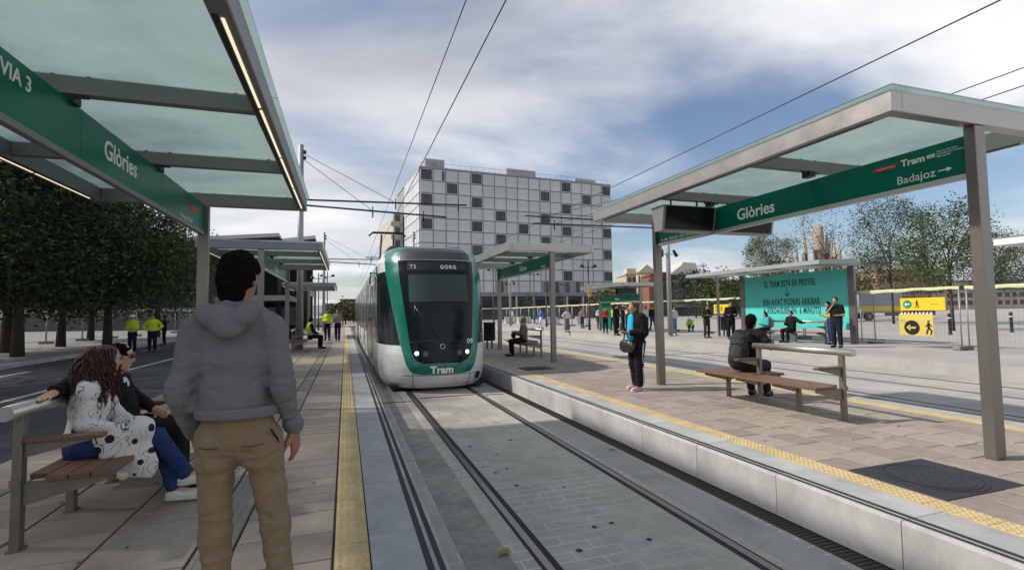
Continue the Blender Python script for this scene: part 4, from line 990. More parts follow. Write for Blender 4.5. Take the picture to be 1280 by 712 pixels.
def ysign(label, x, y0, y1, z0, z1, mat, ring, txt):
    t = thing('diversion_sign', label, 'sign', (x, (y0+y1)/2, z0), 0, 'yellow pedestrian diversion signs')
    p = MB().box(x-.012, x, y0, y1, z0, z1).build('plate', mat, t, True); h = z1-z0; XX = x-.0125
    zc = (z0+z1)/2 if h < .7 else z0+h*.36; r = min(h*.34, .26); yc = y1-r*1.6 if h < .7 else y0+(y1-y0)*.62
    MB().lathe([(0, 0), (r, 0)], (0, 0, 0), 24).build('symbol_disc', ring, p)
    o = p.children[0]; o.data.transform(Matrix.Translation((XX-.002, yc, zc)) @ Matrix.Rotation(R(-90), 4, 'Y'))
    a = MB(); a.box(XX-.006, XX-.003, yc-r*.5, yc+r*.3, zc-r*.12, zc+r*.12); a.prism([(XX-.003, yc+r*.2, zc+r*.45), (XX-.003, yc+r*.7, zc), (XX-.003, yc+r*.2, zc-r*.45)], (-.003, 0, 0)); a.build('arrow', m_lett if h < .7 else mat, p, True)
    f = MB(); walk_fig(f, XX, (yc-r*2.1, zc), r*1.15); f.build('walking_figure', m_black, p, True)
    text(txt, h*.12 if h < .7 else h*.075, m_black, p, (XX, y0+(y1-y0)*(.30 if h < .7 else .95), zc-.03 if h < .7 else z1-h*.32), (0, -1, 0), UP)
m_disc = M('disc_green', (.02, .22, .12), .5)
ysign('wide yellow diversion sign with green arrow disc on the near fence', 19.09, 11.35, 12.78, 1.30, 1.74, m_ysign, m_disc, 'ESTACIÓ')
ysign('taller faded yellow sign with black arrow disc hanging under the wide one', 19.10, 11.75, 12.86, .42, 1.18, m_ysign2, m_black, 'Parada\nde tramvia')
ysign('small yellow diversion sign on the fence left of the teal shelter', 20.55, 23.0, 24.2, 1.22, 1.72, m_ysign, m_disc, 'ESTACIÓ')
st = MB(); 
for k in range(9): st.box(19.075, 19.08, 11.76+.12*k, 11.82+.12*k, 1.17, 1.235)
tag(st.build('warning_tape', m_white), 'strip of white tape along top of the lower yellow sign', 'tape')

def lamp_post(label, x, y, h, z0=0):
    t = thing('street_lamp', label, 'street lamp', (x, y, z0), 0, 'black double street lamps')
    MB().tube([(0, 0, 0), (0, 0, .8), (0, 0, .85), (0, 0, h)], [.10, .09, .06, .05], 10).build('post', m_dark, t)
    MB().tube([(-.55, 0, h-.55), (.55, 0, h-.55)], .03, 6).build('arm', m_dark, t)
    for s in (-1, 1): MB().lathe([(.03, .15), (.13, .08), (.2, -.05), (.17, -.1), (0, -.1)], (s*.55, 0, h-.45), 12).build('lantern', m_dark, t)
p = gz(737, 412, 0); lamp_post('black double street lamp beside the waiting crowd', p.x, p.y, 5.4)
for (px, d, lab) in ((617, 55, 'black double lamp left of the middle shelter posts'), (683, 48, 'black double lamp hidden behind the middle shelter post'), (668, 62, 'black double lamp under the middle shelter sign'), (706, 75, 'black double lamp in front of the hotel')):
    q = gd(px, 389, d); lamp_post(lab, q.x, q.y, 6.6 if d < 70 else 6.0)
for (px, d, lab, h) in ((398, 48, 'dark slim lamp post under the third left shelter', 5.5), (409, 52, 'dark lamp post at the far left platform end', 6.0), (220, 60, 'slim grey lamp post beside the left trees', 8)):
    q = gd(px, 389, d); lamp_post(lab, q.x, q.y, h)
def info_totem(): 
    q = gz(737, 412, 0); t = thing('stop_flag', 'narrow yellow flag sign mounted on the black lamp post', 'sign', (q.x, q.y-.12, 2.55))
    MB().box(-.14, .14, -.02, .02, 0, .95, .005).build('plate', m_ysign, t); MB().box(-.1, .1, -.024, -.021, .3, .36).build('stripe', m_black, t)
info_totem()
def litter_bin(label, x, y, z0=0, r=.2):
    t = thing('litter_bin', label, 'bin', (x, y, z0), 0, 'dark litter bins')
    MB().lathe([(0, .32), (r*.9, .32), (r, .36), (r, 1.0), (r*1.05, 1.0), (r*1.05, 1.06), (r*.8, 1.06), (r*.78, .5)], n=20).build('drum', m_dark, t)
    for s in (-1, 1): MB().box(s*.1-.025, s*.1+.025, -.03, .03, 0, .33).build('leg', m_dark, t)
litter_bin('dark round litter bin left of the middle right shelter', 5.5, 19.5, 0, .24)
litter_bin('dark litter bin in front of the far fence left of teal shelter', 19.3, 21.9, 0, .24)
litter_bin('dark litter bin behind the grey pole on left platform', -2.3, 24.2, 0, .25)
# parked truck far behind the right-hand fence
def truck():
    a = gd(1075, 396, 52); t = thing('box_truck', 'parked grey box truck with yellow stripe behind the right fence', 'truck', (a.x, a.y, 0), -yaw)
    MB().box(0, 4.6, 0, 2.3, .8, 2.9, .05).build('cargo_box', M('box_grey', (.28, .29, .31), .5), t)
    MB().box(-.02, 4.62, -.02, 0, 1.0, 1.5).build('yellow_stripe', m_ysign, t)
    cab = MB().prism([(4.7, .1, .6), (6.5, .1, .6), (6.5, .1, 1.5), (6.1, .1, 2.4), (4.7, .1, 2.5)], (0, 2.1, 0)).build('cab', M('cab_red', (.2, .02, .02), .35), t)
    MB().box(5.2, 6.1, .07, .095, 1.5, 2.25).build('cab_window', m_pane, cab)
    for x in (1.0, 5.6):
        w = MB().cyl((x, -.02, .45), (x, .3, .45), .45, n=20).build('wheel', m_black, t); MB().cyl((x, -.03, .45), (x, -.021, .45), .22, n=14).build('rim', m_steel, w)
truck()
def van(label, px, d, col, name):
    a = gd(px, 392, d); t = thing(name, label, 'van', (a.x, a.y, 0), -yaw)
    MB().prism([(0, 0, .4), (4.6, 0, .4), (4.6, 0, 1.1), (3.9, 0, 1.3), (3.3, 0, 2.0), (0, 0, 2.05)], (0, 1.8, 0)).build('body', M(label[:12], col, .3, coat=.5), t)
    MB().prism([(1.2, -.01, 1.3), (3.6, -.01, 1.3), (3.2, -.01, 1.85), (1.2, -.01, 1.85)], (0, .02, 0)).build('side_window', m_pane, t)
    for x in (.9, 3.7): MB().cyl((x, -.03, .34), (x, .22, .34), .34, n=18).build('wheel', m_black, t)
van('dark red van parked behind the right fence', 1120, 58, (.16, .02, .025), 'parked_van')
van('white van parked left of the dark red van', 1035, 62, (.5, .5, .5), 'parked_van')
# wide bare hills at the skyline
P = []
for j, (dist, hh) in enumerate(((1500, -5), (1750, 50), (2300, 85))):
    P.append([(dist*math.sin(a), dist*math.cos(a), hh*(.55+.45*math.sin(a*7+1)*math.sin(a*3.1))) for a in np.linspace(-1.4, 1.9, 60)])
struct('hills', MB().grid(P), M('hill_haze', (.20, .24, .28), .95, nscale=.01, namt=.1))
# ground-level clutter before the hotel: kerb planters
m_pl = M('planter_white', (.55, .55, .53), .7)
for i, (px, d, lab) in enumerate(((640, 66, 'low white barrier block left of the crowd square'), (655, 64, 'low white barrier block beside the first'), (690, 60, 'low white barrier block near the pink bag walker'), (722, 58, 'low white barrier block next to the lamp'))):
    q = gd(px, 389, d); t = thing('barrier_block', lab, 'barrier', (q.x, q.y, 0), .3*i, 'white barrier blocks before the hotel')
    MB().prism([(-1, -.3, 0), (-1, .3, 0), (-1, .12, .4), (-1, .09, .85), (-1, -.09, .85), (-1, -.12, .4)], (2, 0, 0)).build('block', m_pl, t)
    MB().box(-.9, .9, -.32, -.31, .05, .12).build('stripe', m_red, t)
# bollards at the right
for i, (px, py, lab) in enumerate(((1188, 418, 'black bollard left of the near shelter post'), (1265, 415, 'black bollard right of the near shelter post'))):
    q = gz(px, py, 0); t = thing('bollard', lab, 'bollard', (q.x, q.y, 0), 0, 'black bollards on the square')
    MB().lathe([(.09, 0), (.08, .05), (.07, .1), (.07, .95), (.085, .98), (.06, 1.06), (0, 1.08)], n=14).build('shaft', m_black, t)
    MB().lathe([(.075, .8), (.078, .8), (.078, .86), (.075, .86)], n=14).build('band', m_white, t)
# ================================================================== people: smooth bodies grown from joints
def smin(a, b, k):
    h = np.clip(.5+.5*(b-a)/k, 0, 1); return b+(a-b)*h-k*h*(1-h)
def vnoise(P, s, seed=0):
    q = P*s+seed*17.3; i = np.floor(q).astype(np.int64); f = q-i; f = f*f*(3-2*f); o = 0
    def hsh(x, y, z):
        n = (x*374761393+y*668265263+z*1274126177+seed*9176) & 0x7fffffff
        n = ((n ^ (n >> 13))*1274126177) & 0x7fffffff
        return ((n ^ (n >> 16)) & 0xffff)/65535.0
    for dx in (0, 1):
        for dy in (0, 1):
            for dz in (0, 1):
                w = (f[..., 0] if dx else 1-f[..., 0])*(f[..., 1] if dy else 1-f[..., 1])*(f[..., 2] if dz else 1-f[..., 2])
                o = o+w*hsh(i[..., 0]+dx, i[..., 1]+dy, i[..., 2]+dz)
    return o*2-1
def V3(*a): return np.array(a, float)
def cap(a, b, ra, rb=None, n=None, fl=1.0, k=None, cut=None): return dict(t='c', a=np.array(a, float), b=np.array(b, float), ra=ra, rb=ra if rb is None else rb, n=None if n is None else np.array(n, float)/np.linalg.norm(n), fl=fl, k=k, cut=cut)
def ell(c, r, Rm=None, k=None, cut=None, sub=False): return dict(t='e', c=np.array(c, float), r=np.array(r, float), R=Rm, k=k, cut=cut, sub=sub)
def sdf_mesh(prims, vox, k=.03, wr=None):
    lo = np.full(3, 1e9); hi = -lo
    for p in prims:
        if p['t'] == 'c': m = max(p['ra'], p['rb']); pts = np.stack([p['a'], p['b']])
        else: m = p['r'].max(); pts = p['c'][None]
        p['lo'] = pts.min(0)-m; p['hi'] = pts.max(0)+m
        if not p.get('sub'): lo = np.minimum(lo, p['lo']); hi = np.maximum(hi, p['hi'])
    lo -= 3*vox; hi += 3*vox; n = np.ceil((hi-lo)/vox).astype(int)+1
    D = np.full(n, .2, np.float32)
    ax = [lo[i]+vox*np.arange(n[i]) for i in range(3)]
    for p in prims:
        kk = p['k'] or k; mg = kk+2.5*vox
        i0 = np.maximum(((p['lo']-mg-lo)/vox).astype(int), 0); i1 = np.minimum(((p['hi']+mg-lo)/vox).astype(int)+2, n)
        if (i1 <= i0).any(): continue
        X = np.stack(np.meshgrid(*[ax[i][i0[i]:i1[i]] for i in range(3)], indexing='ij'), -1)
        if p['t'] == 'c':
            a, b = p['a'], p['b']; Q = X-a; ba = b-a
            if p['n'] is not None:
                s = 1/p['fl']-1; Q = Q+p['n']*((Q@p['n'])*s)[..., None]; ba = ba+p['n']*(ba@p['n'])*s
            L2 = max(ba@ba, 1e-9); h = np.clip((Q@ba)/L2, 0, 1)
            d = np.linalg.norm(Q-h[..., None]*ba, axis=-1)-(p['ra']+(p['rb']-p['ra'])*h)
            if p['n'] is not None: d = d*(.5+.5*p['fl'])
        else:
            Q = X-p['c']
            if p['R'] is not None: Q = Q@p['R']
            q = np.linalg.norm(Q/p['r'], axis=-1); q2 = np.linalg.norm(Q/(p['r']**2), axis=-1)+1e-6
            d = q*(q-1)/q2
        if p['cut'] is not None:
            
            for c, nn in (p['cut'] if isinstance(p['cut'], list) else [p['cut']]):
                nn = np.array(nn, float); nn /= np.linalg.norm(nn); d = np.maximum(d, (X-np.array(c, float))@nn)
        sl = tuple(slice(i0[i], i1[i]) for i in range(3))
        if p.get('sub'): D[sl] = np.maximum(D[sl], -d)
        else: D[sl] = smin(D[sl], d, kk)
    if wr:
        near = np.argwhere(np.abs(D) < .03); P = lo+near*vox; P = P.astype(float)
        for (amp, sc, seed) in wr:
            n_ = vnoise(P*np.array(sc, float), 1.0, abs(seed)); D[tuple(near.T)] += amp*n_ if seed > 0 else amp*(1-np.abs(n_))**5
    return surface_nets(D, lo, vox)
def surface_nets(D, lo, vox):
    S = D < 0; c = [slice(0, -1), slice(1, None)]
    cnt = np.zeros(tuple(np.array(D.shape)-1), np.int8)
    for i in (0, 1):
        for j in (0, 1):
            for k in (0, 1): cnt += S[c[i], c[j], c[k]]
    cells = np.argwhere((cnt > 0) & (cnt < 8)); idx = np.full(cnt.shape, -1, np.int64); idx[tuple(cells.T)] = np.arange(len(cells))
    acc = np.zeros((len(cells), 3)); num = np.zeros(len(cells))
    cor = [np.array((i, j, k)) for i in (0, 1) for j in (0, 1) for k in (0, 1)]
    for a in cor:
        for axis in range(3):
            if a[axis] == 0:
                b = a.copy(); b[axis] = 1
                da = D[tuple((cells+a).T)].astype(float); db = D[tuple((cells+b).T)].astype(float)
                m = (da < 0) != (db < 0); t = np.where(m, da/np.where(m, da-db, 1), 0)
                p = a+np.zeros((len(cells), 3)); p[:, axis] += t; acc += p*m[:, None]; num += m
    V = lo+(cells+acc/np.maximum(num, 1)[:, None])*vox
    Q = []
    for axis in range(3):
        a0 = [slice(None)]*3; a1 = [slice(None)]*3; a0[axis] = slice(0, -1); a1[axis] = slice(1, None)
        s0, s1 = S[tuple(a0)], S[tuple(a1)]; e = np.argwhere(s0 != s1); o1, o2 = (axis+1) % 3, (axis+2) % 3
        e = e[(e[:, o1] > 0) & (e[:, o2] > 0) & (e[:, o1] < D.shape[o1]-1) & (e[:, o2] < D.shape[o2]-1)]
        if not len(e): continue
        q = []
        for (u, w) in ((0, 0), (1, 0), (1, 1), (0, 1)):
            f = e.copy(); f[:, o1] -= u; f[:, o2] -= w; q.append(idx[tuple(f.T)])
        q = np.stack(q, 1); fl = ~s0[tuple(e.T)]; q[fl] = q[fl][:, ::-1]; Q.append(q[:, ::-1])
    Q = np.concatenate(Q); Q = Q[(Q >= 0).all(1)]
    for _ in range(1):         # light relaxing of the lattice steps
        A = np.zeros_like(V); n = np.zeros(len(V))
        for i in range(4):
            np.add.at(A, Q[:, i], V[Q[:, (i+1) % 4]]+V[Q[:, (i+3) % 4]]); np.add.at(n, Q[:, i], 2)
        V = V*.55+.45*A/np.maximum(n, 1)[:, None]
    return V, Q
def sdf_obj(name, prims, vox, mat, parent, k=.03, wr=None):
    V, Q = sdf_mesh(prims, vox, k, wr); return link(name, fast_mesh(name, V, Q, True), mat, parent)
def unit(v): v = np.array(v, float); return v/max(np.linalg.norm(v), 1e-9)
STAND = dict(pel=(0, 0, .95), chest=(0, 0, 1.29), neck=(0, -.015, 1.475), head=(0, .02, 1.635), look=(0, 1, 0),
    shL=(-.175, -.01, 1.42), shR=(.175, -.01, 1.42), elL=(-.225, -.03, 1.13), elR=(.225, -.03, 1.13), wrL=(-.235, .04, .885), wrR=(.235, .04, .885),
    hiL=(-.09, 0, .92), hiR=(.09, 0, .92), knL=(-.10, .02, .50), knR=(.10, .02, .50), anL=(-.105, -.03, .09), anR=(.105, -.03, .09), toL=(-.125, .14, .03), toR=(.125, .14, .03))
SIT = dict(pel=(0, 0, .57), chest=(0, -.01, .90), neck=(0, .0, 1.085), head=(0, .04, 1.245), look=(0, 1, -.05),
    shL=(-.175, .0, 1.03), shR=(.175, .0, 1.03), elL=(-.23, .06, .76), elR=(.23, .06, .76), wrL=(-.16, .28, .66), wrR=(.16, .28, .66),
    hiL=(-.09, .02, .55), hiR=(.09, .02, .55), knL=(-.12, .44, .51), knR=(.12, .44, .51), anL=(-.12, .42, .09), anR=(.12, .42, .09), toL=(-.13, .59, .035), toR=(.13, .59, .035))
def hand(wr, el, side, palm, curl=.5, fine=True, d=None):
    """palm and five unequal, bent fingers; `palm` is the way the palm looks"""
    wr = np.array(wr, float); d = unit(wr-np.array(el)) if d is None else unit(d); n = unit(np.array(palm)-d*(np.array(palm)@d)); w = np.cross(d, n)*side
    if not fine: return [cap(wr, wr+d*.13, .03, .02, n, .6)]
    P = [cap(wr-d*.01, wr+d*.045, .026, .034, n, .55, k=.02), cap(wr+d*.035, wr+d*.082, .036, .037, n, .42, k=.012)]
    for i, (L, off) in enumerate(((.072, 1.5), (.080, .5), (.075, -.5), (.058, -1.5))):
        b = wr+d*(.088-.004*abs(off))+w*off*.0195; a = curl*(.55+.12*i); p = b-d*.02; dr = d
        for s, (f, r) in enumerate(((.45, .0088), (.32, .008), (.25, .007))):
            q = b+dr*L*f if s else b+dr*L*f
            P.append(cap(p if s == 0 else b, q, r+.0006, r, k=.005)); b = q; a2 = a*(1+.3*s); dr = unit(dr*math.cos(a2)+n*math.sin(a2))
    t0 = wr+d*.022+w*.026; dr = unit(d*.72+w*.62+n*.25); t1 = t0+dr*.045; dr2 = unit(d*.95+w*.15+n*(.25+curl*.4)); t2 = t1+dr2*.032; t3 = t2+dr2*.022
    P += [cap(t0, t1, .014, .0105, k=.012), cap(t1, t2, .0102, .0092, k=.005), cap(t2, t3, .009, .0078, k=.005)]
    return P
def frame(j):
    up = unit(np.array(j['neck'])-np.array(j['pel'])); sh = unit(np.array(j['shR'])-np.array(j['shL'])); f = unit(np.cross(up, sh)); return up, sh, f
SKIN = dict(a=(.42, .24, .16), b=(.30, .16, .10), c=(.16, .085, .055), d=(.50, .31, .22))
def skin(c): return M('skin_'+c, SKIN[c], .5, nscale=30, namt=.06, spec=.35, bump=.05, bscale=200)
def cloth(name, col, rough=.9, **kw): return M('cloth_'+name, col, rough, nscale=kw.pop('ns', 30), namt=kw.pop('na', .1), bump=kw.pop('bump', .25), bscale=kw.pop('bs', 350), spec=.2, **kw)
def person(label, loc, rotz, base=STAND, J=None, H=1.75, vox=.02, skin_c='a', top=None, bottom=None, shoes=None, hair=None, fat=1.0, sleeve=1.0, group=None, fine=False, palms=None, curls=(.5, .5), hdirs=(None, None), hood=False, top_hem=.0, wr_amp=0.0, shorts=False, vest=None, skirt=False, hairstyle='short', nm='person', folds=False):
    j = dict(base); j.update(J or {}); s = H/1.75
    j = {k: (np.array(v, float)*s if k != 'look' else np.array(v, float)) for k, v in j.items()}
    t = thing('person', label, 'person', loc, rotz, group)
    up, sx, fr = frame(j); g = fat*s
    pel, ch, nk, hd = j['pel'], j['chest'], j['neck'], j['head']; lk = unit(j['look']); hu = unit(hd-nk); hu = unit(hu*.5+np.array((0, 0, 1))*.5); lk = unit(lk-hu*(lk@hu)); hx = np.cross(lk, hu)
    Rm = np.stack([hx, lk, hu], 1)
    def torso(e): return [cap(pel+up*.0, pel+up*.12*s, (.150+e)*g, (.142+e)*g, fr, .70), cap(pel+up*.1*s, ch, (.142+e)*g, (.158+e)*g, fr, .68), cap(ch, ch+up*.07*s, (.158+e)*g, (.135+e)*g, fr, .66), cap(j['shL']*.9+j['shR']*.1, j['shR']*.9+j['shL']*.1, (.060+e)*g, None, None)]
    rf = random.Random(11)
    def rings(a, b, r0, r1, ts, amp, th=.010):
        ax = unit(b-a); P = []
        for tt in ts:
            ax2 = unit(ax+np.array((rf.uniform(-.3, .3), rf.uniform(-.3, .3), rf.uniform(-.2, .2)))); x_ = unit(np.cross(ax2, (.3, .9, .2))); y_ = np.cross(ax2, x_)
            r = r0+(r1-r0)*tt+amp*rf.uniform(.6, 1.2); P.append(ell(a+(b-a)*tt+x_*rf.uniform(-.006, .006), (r, r, th), np.stack([x_, y_, ax2], 1), k=.012))
        return P
    def arm(q, e, frac=1.0):
        sh, el, wr = j['sh'+q], j['el'+q], j['wr'+q]; P = []
        if frac <= .5: P.append(cap(sh, sh+(el-sh)*frac*2, (.053+e)*g, (.047+e)*g, cut=(sh+(el-sh)*frac*2, el-sh)))
        else:
            P.append(cap(sh, el, (.053+e)*g, (.042+e)*g)); q2 = el+(wr-el)*min(1.05, (frac-.5)*2)
            P.append(cap(el, q2, (.042+e)*g, (.031+e)*g, cut=(q2, wr-el)))
        return P
    def leg(q, e, e2=None, end=1.0):
        h, k, a = j['hi'+q], j['kn'+q], j['an'+q]; e2 = e if e2 is None else e2; end_p = k+(a-k)*end
        return [cap(h, k, (.083+e)*g, (.056+e)*g), cap(k, end_p, (.056+e)*g, (.040+e2)*g, cut=(end_p+(a-k)*.04, a-k))]
    sk = skin(skin_c)
    # one continuous body
    B = torso(-.012)+[cap(nk-up*.04*s, hd-hu*.05*s, .056*s, .05*s, k=.03)]
    for q, sd in (('L', -1), ('R', 1)):
        B += [cap(j['sh'+q], j['el'+q], .046*s, .038*s), cap(j['el'+q], j['wr'+q], .040*s, .026*s)]
        B += leg(q, -.012)+[cap(j['an'+q], j['to'+q], .034*s, .026*s)]
        pm = (palms or {}).get(q); i = 0 if q == 'L' else 1
        B += hand(j['wr'+q], j['el'+q], -sd, pm if pm is not None else -sx*sd, curls[i], fine, hdirs[i])
    B += [ell(hd+hu*.015*s, (.074*s, .093*s, .098*s), Rm, k=.02), ell(hd-hu*.055*s+lk*.028*s, (.055*s, .058*s, .062*s), Rm, k=.03),
          ell(hd-hu*.012*s+lk*.098*s, (.012*s, .016*s, .024*s), Rm, k=.016), ell(hd-hu*.105*s+lk*.075*s, (.018*s, .016*s, .014*s), Rm, k=.02), ell(hd-hu*.060*s+lk*.084*s, (.022*s, .010*s, .011*s), Rm, k=.01)]
    for sd in (-1, 1): B.append(ell(hd+hx*sd*.075*s-hu*.01*s-lk*.005*s, (.010*s, .020*s, .032*s), Rm, k=.008))
    if fine:
        for sd in (-1, 1): B.append(ell(hd+hx*sd*.030*s+hu*.012*s+lk*.095*s, (.018*s, .012*s, .012*s), Rm, sub=True)); 
        for sd in (-1, 1): B.append(ell(hd+hx*sd*.030*s+hu*.012*s+lk*.078*s, (.014*s, .014*s, .012*s), Rm, k=.004))
    body = sdf_obj('body', B, vox, sk, t)
    for sd in (-1, 1):
        if fine: sdf_obj('eye', [ell(hd+hx*sd*.030*s+hu*.012*s+lk*.0815*s, (.0105*s, .0115*s, .008*s), Rm)], .004, M('eye_dark', (.03, .02, .015), .2), body)
    wr = [(wr_amp*.55, (10, 10, 15), 3), (wr_amp*.3, (34, 34, 36), 5), (wr_amp*.8, (9, 9, 12), -8), (wr_amp*.5, (16, 16, 20), -4)] if wr_amp else None; wrt = [(wr_amp*.7, (22, 22, 8), 13), (wr_amp*.5, (12, 12, 20), 3), (wr_amp*.35, (40, 40, 34), 5), (wr_amp*.9, (10, 10, 6), -8), (wr_amp*.7, (9, 9, 18), -4)] if wr_amp else None
    if bottom:
        hemtop = pel+up*.10*s
        P = [cap(pel-up*.02*s, pel+up*.09*s, .156*g, .146*g, fr, .74, cut=(hemtop, up))]
        for q in 'LR':
            if skirt: P.append(cap(j['hi'+q], (j['kn'+q]+j['an'+q])/2, .10*g, .15*g))
            else:
                P += leg(q, .014, .020, .55 if shorts else .97)
                if folds: P += rings(j['hi'+q], j['kn'+q], .097*g, .070*g, (.2, .3, .8, .9, .98), .003, .009)+rings(j['kn'+q], j['an'+q], .070*g, .060*g, (.1, .22, .5, .7, .8, .88), .004, .009)
        sdf_obj('skirt' if skirt else ('shorts' if shorts else 'trousers'), P, vox, bottom, t, .035, wr)
    if shoes:
        for q in 'LR':
            a, to = j['an'+q], j['to'+q]; f = unit(to-a); f[2] = 0 if abs(f[2]) < .6 else f[2]; f = unit(f)
            heel = a-f*.035*s; dn = np.array((0, 0, -1.0)) if a[2] < .16*s else unit(np.cross(np.cross(f, (0, 0, -1.)), f))
            P = [cap(a+dn*.02*s, a+dn*.045*s, .045*s, .047*s), cap(heel+dn*.045*s, to+dn*-.008*s, .042*s, .040*s, None), cap(to-f*.05*s, to+f*.03*s, .042*s, .034*s)]
            so_ = sdf_obj('shoe', P, min(vox, .012), shoes[0], t, .02)
            if len(shoes) > 1: sdf_obj('sole', [cap(heel+dn*.07*s, to+f*.02*s+dn*.02*s, .047*s, .046*s, (0, 0, 1), .4)], min(vox, .012), shoes[1], so_, .02)
    if top:
        hc = pel+up*(.06-top_hem)*s
        P = [cap(pel+up*(.02-top_hem)*s, pel+up*.16*s, .168*g, .160*g, fr, .74, cut=(hc, -up))]+[dict(q_, cut=(hc, -up)) for q_ in torso(.016)[1:]]
        for q in 'LR':
            P += arm(q, .014, sleeve)
            if folds: P += rings(j['sh'+q], j['el'+q], .067*g, .056*g, (.62, .74, .86, .95), .004)+rings(j['el'+q], j['wr'+q], .056*g, .045*g, (.08, .2, .34, .62, .72, .82, .9), .005)
        P.append(cap(nk-up*.05*s, nk+up*(.04 if hood else .015)*s, .078*s if hood else .074*s, .07*s if hood else .066*s, cut=(nk+up*(.045 if hood else .02)*s, up)))
        if hood:
            b = -fr; P += [cap(nk+b*.055*s+sx*.11*s-up*.005, nk+b*.115*s-up*.075*s, .040*s, .052*s), cap(nk+b*.055*s-sx*.11*s-up*.005, nk+b*.115*s-up*.075*s, .040*s, .052*s), cap(nk+b*.09*s-up*.03*s+sx*.06*s, nk+b*.09*s-up*.03*s-sx*.06*s, .05*s, .05*s), cap(nk+sx*.10*s+fr*.03*s-up*.01, nk+b*.07*s+sx*.085*s+up*.0, .034*s), cap(nk-sx*.10*s+fr*.03*s-up*.01, nk+b*.07*s-sx*.085*s, .034*s)]
        sdf_obj('top', P, vox, top, t, .03, wrt)
    if vest:
        P = [cap(pel+up*.02*s, ch, .182*g, .19*g, fr, .76, cut=(pel+up*.05*s, -up)), cap(ch, ch+up*.08*s, .19*g, .165*g, fr, .74), cap(j['shL']*.85+j['shR']*.15, j['shR']*.85+j['shL']*.15, .082*g)]
        v = sdf_obj('vest', P, vox, vest, t, .03); 
        for q in (.14, .24): sdf_obj('reflective_band', [cap(pel+up*q*s, pel+up*(q+.012)*s, .190*g, .190*g, fr, .76, cut=(pel+up*(q+.03)*s, up))], vox*.8, M('reflective', (.55, .56, .55), .4), v)
    if hair is not None:
        c = hd+hu*.022*s-lk*.012*s; P = [ell(c, (.083*s, .098*s, .096*s), Rm, cut=(hd+lk*.055*s+hu*.04*s, lk*1.0-hu*.75)), ell(c-lk*.03*s-hu*.04*s, (.078*s, .068*s, .07*s), Rm, cut=(hd+lk*.01*s, lk))]
        st_ = hairstyle
        if st_ == 'fro': P = [ell(c+hu*.012*s, (.084*s, .098*s, .094*s), Rm, cut=(hd+lk*.05*s+hu*.03*s, lk*1.0-hu*.75)), ell(c-lk*.028*s-hu*.035*s, (.078*s, .068*s, .066*s), Rm, cut=(hd+lk*.01*s, lk)), cap(c-lk*.045*s-hu*.05*s, c-lk*.038*s-hu*.125*s, .060*s, .050*s, k=.03, cut=(hd-lk*.005*s, lk))]
        if st_ == 'bun': P.append(ell(c-lk*.10*s+hu*.045*s, (.045*s,)*3, Rm))
        if st_ == 'long':
            P += [cap(c-lk*.045*s, nk-fr*.075*s-up*.12*s, .075*s, .07*s, fr, .7)]+[cap(c+sx*sd*.055*s-lk*.02*s, nk+sx*sd*.07*s-up*.06*s-fr*.02*s, .04*s, .035*s) for sd in (-1, 1)]
        if st_ == 'hood': P = [ell(c-lk*.015*s, (.108*s, .118*s, .125*s), Rm, cut=(hd+lk*.06*s, lk)), cap(c-hu*.09*s-lk*.02*s, nk-up*.03*s, .09*s, .10*s)]
        if st_ == 'helmet': P = [ell(hd+hu*.05*s, (.105*s, .125*s, .085*s), Rm, cut=(hd+hu*.03*s, -hu)), cap(hd+hu*.035*s-lk*.10*s, hd+hu*.035*s+lk*.135*s, .09*s, .07*s, hu, .13)]
        if st_ == 'cap': P = [ell(hd+hu*.04*s, (.092*s, .108*s, .08*s), Rm, cut=(hd+hu*.03*s, -hu)), cap(hd+hu*.04*s+lk*.06*s, hd+hu*.03*s+lk*.16*s, .065*s, .05*s, hu, .15)]
        nmz = {'helmet': 'helmet', 'cap': 'cap', 'hood': 'hood'}.get(st_, 'hair')
        sdf_obj(nmz, P, min(vox, .012), hair, t, .02, [(.009, (60, 60, 60), 9), (.006, (125, 125, 125), 2)] if fine and st_ != 'hood' else None)
    t['_j'] = 0; del t['_j']
    return t, j
hair_k = M('hair_black', (.005, .004, .004), .9, nscale=120, namt=.3, bump=.6, bscale=160, spec=.08); hair_b = M('hair_brown', (.075, .035, .018), .6, nscale=60, namt=.3, bump=.6, bscale=160); hair_r = M('hair_auburn', (.045, .014, .010), .55, nscale=50, namt=.35, bump=.5, bscale=120)
c_hood = cloth('grey_jersey', (.16, .162, .167), .95, ns=6, na=.06, bump=.3, bs=420); c_khaki = cloth('khaki', (.235, .175, .108), .9, ns=9, na=.09, bump=.3, bs=500)
c_black = cloth('black', (.011, .011, .012)); c_char = cloth('charcoal', (.03, .03, .033)); c_jean = cloth('blue_denim', (.018, .04, .125), .85, ns=20, na=.18); c_jeanl = cloth('pale_denim', (.16, .24, .33), .9)
c_white = cloth('white', (.60, .60, .58)); c_taupe = cloth('taupe', (.17, .14, .13)); c_brown = cloth('brown', (.05, .032, .022)); c_teal = cloth('teal', (.06, .34, .36)); c_red = cloth('red', (.32, .03, .03)); c_blue = cloth('blue', (.06, .14, .42)); c_pink = cloth('pink', (.55, .25, .27)); c_hv = cloth('hi_vis', (.50, .72, .03), .8); c_cyan = cloth('cyan', (.03, .42, .68)); c_navy = cloth('navy', (.012, .016, .03)); c_grey = cloth('grey', (.25, .25, .26))
sh_w = M('shoe_white', (.55, .54, .52), .6); sh_p = M('shoe_pink', (.60, .42, .46), .7); sh_k = M('shoe_black', (.012, .012, .013), .5); sh_s = M('sole_pale', (.5, .46, .40), .7)
def face(dx, dy): return math.atan2(-dx, dy)
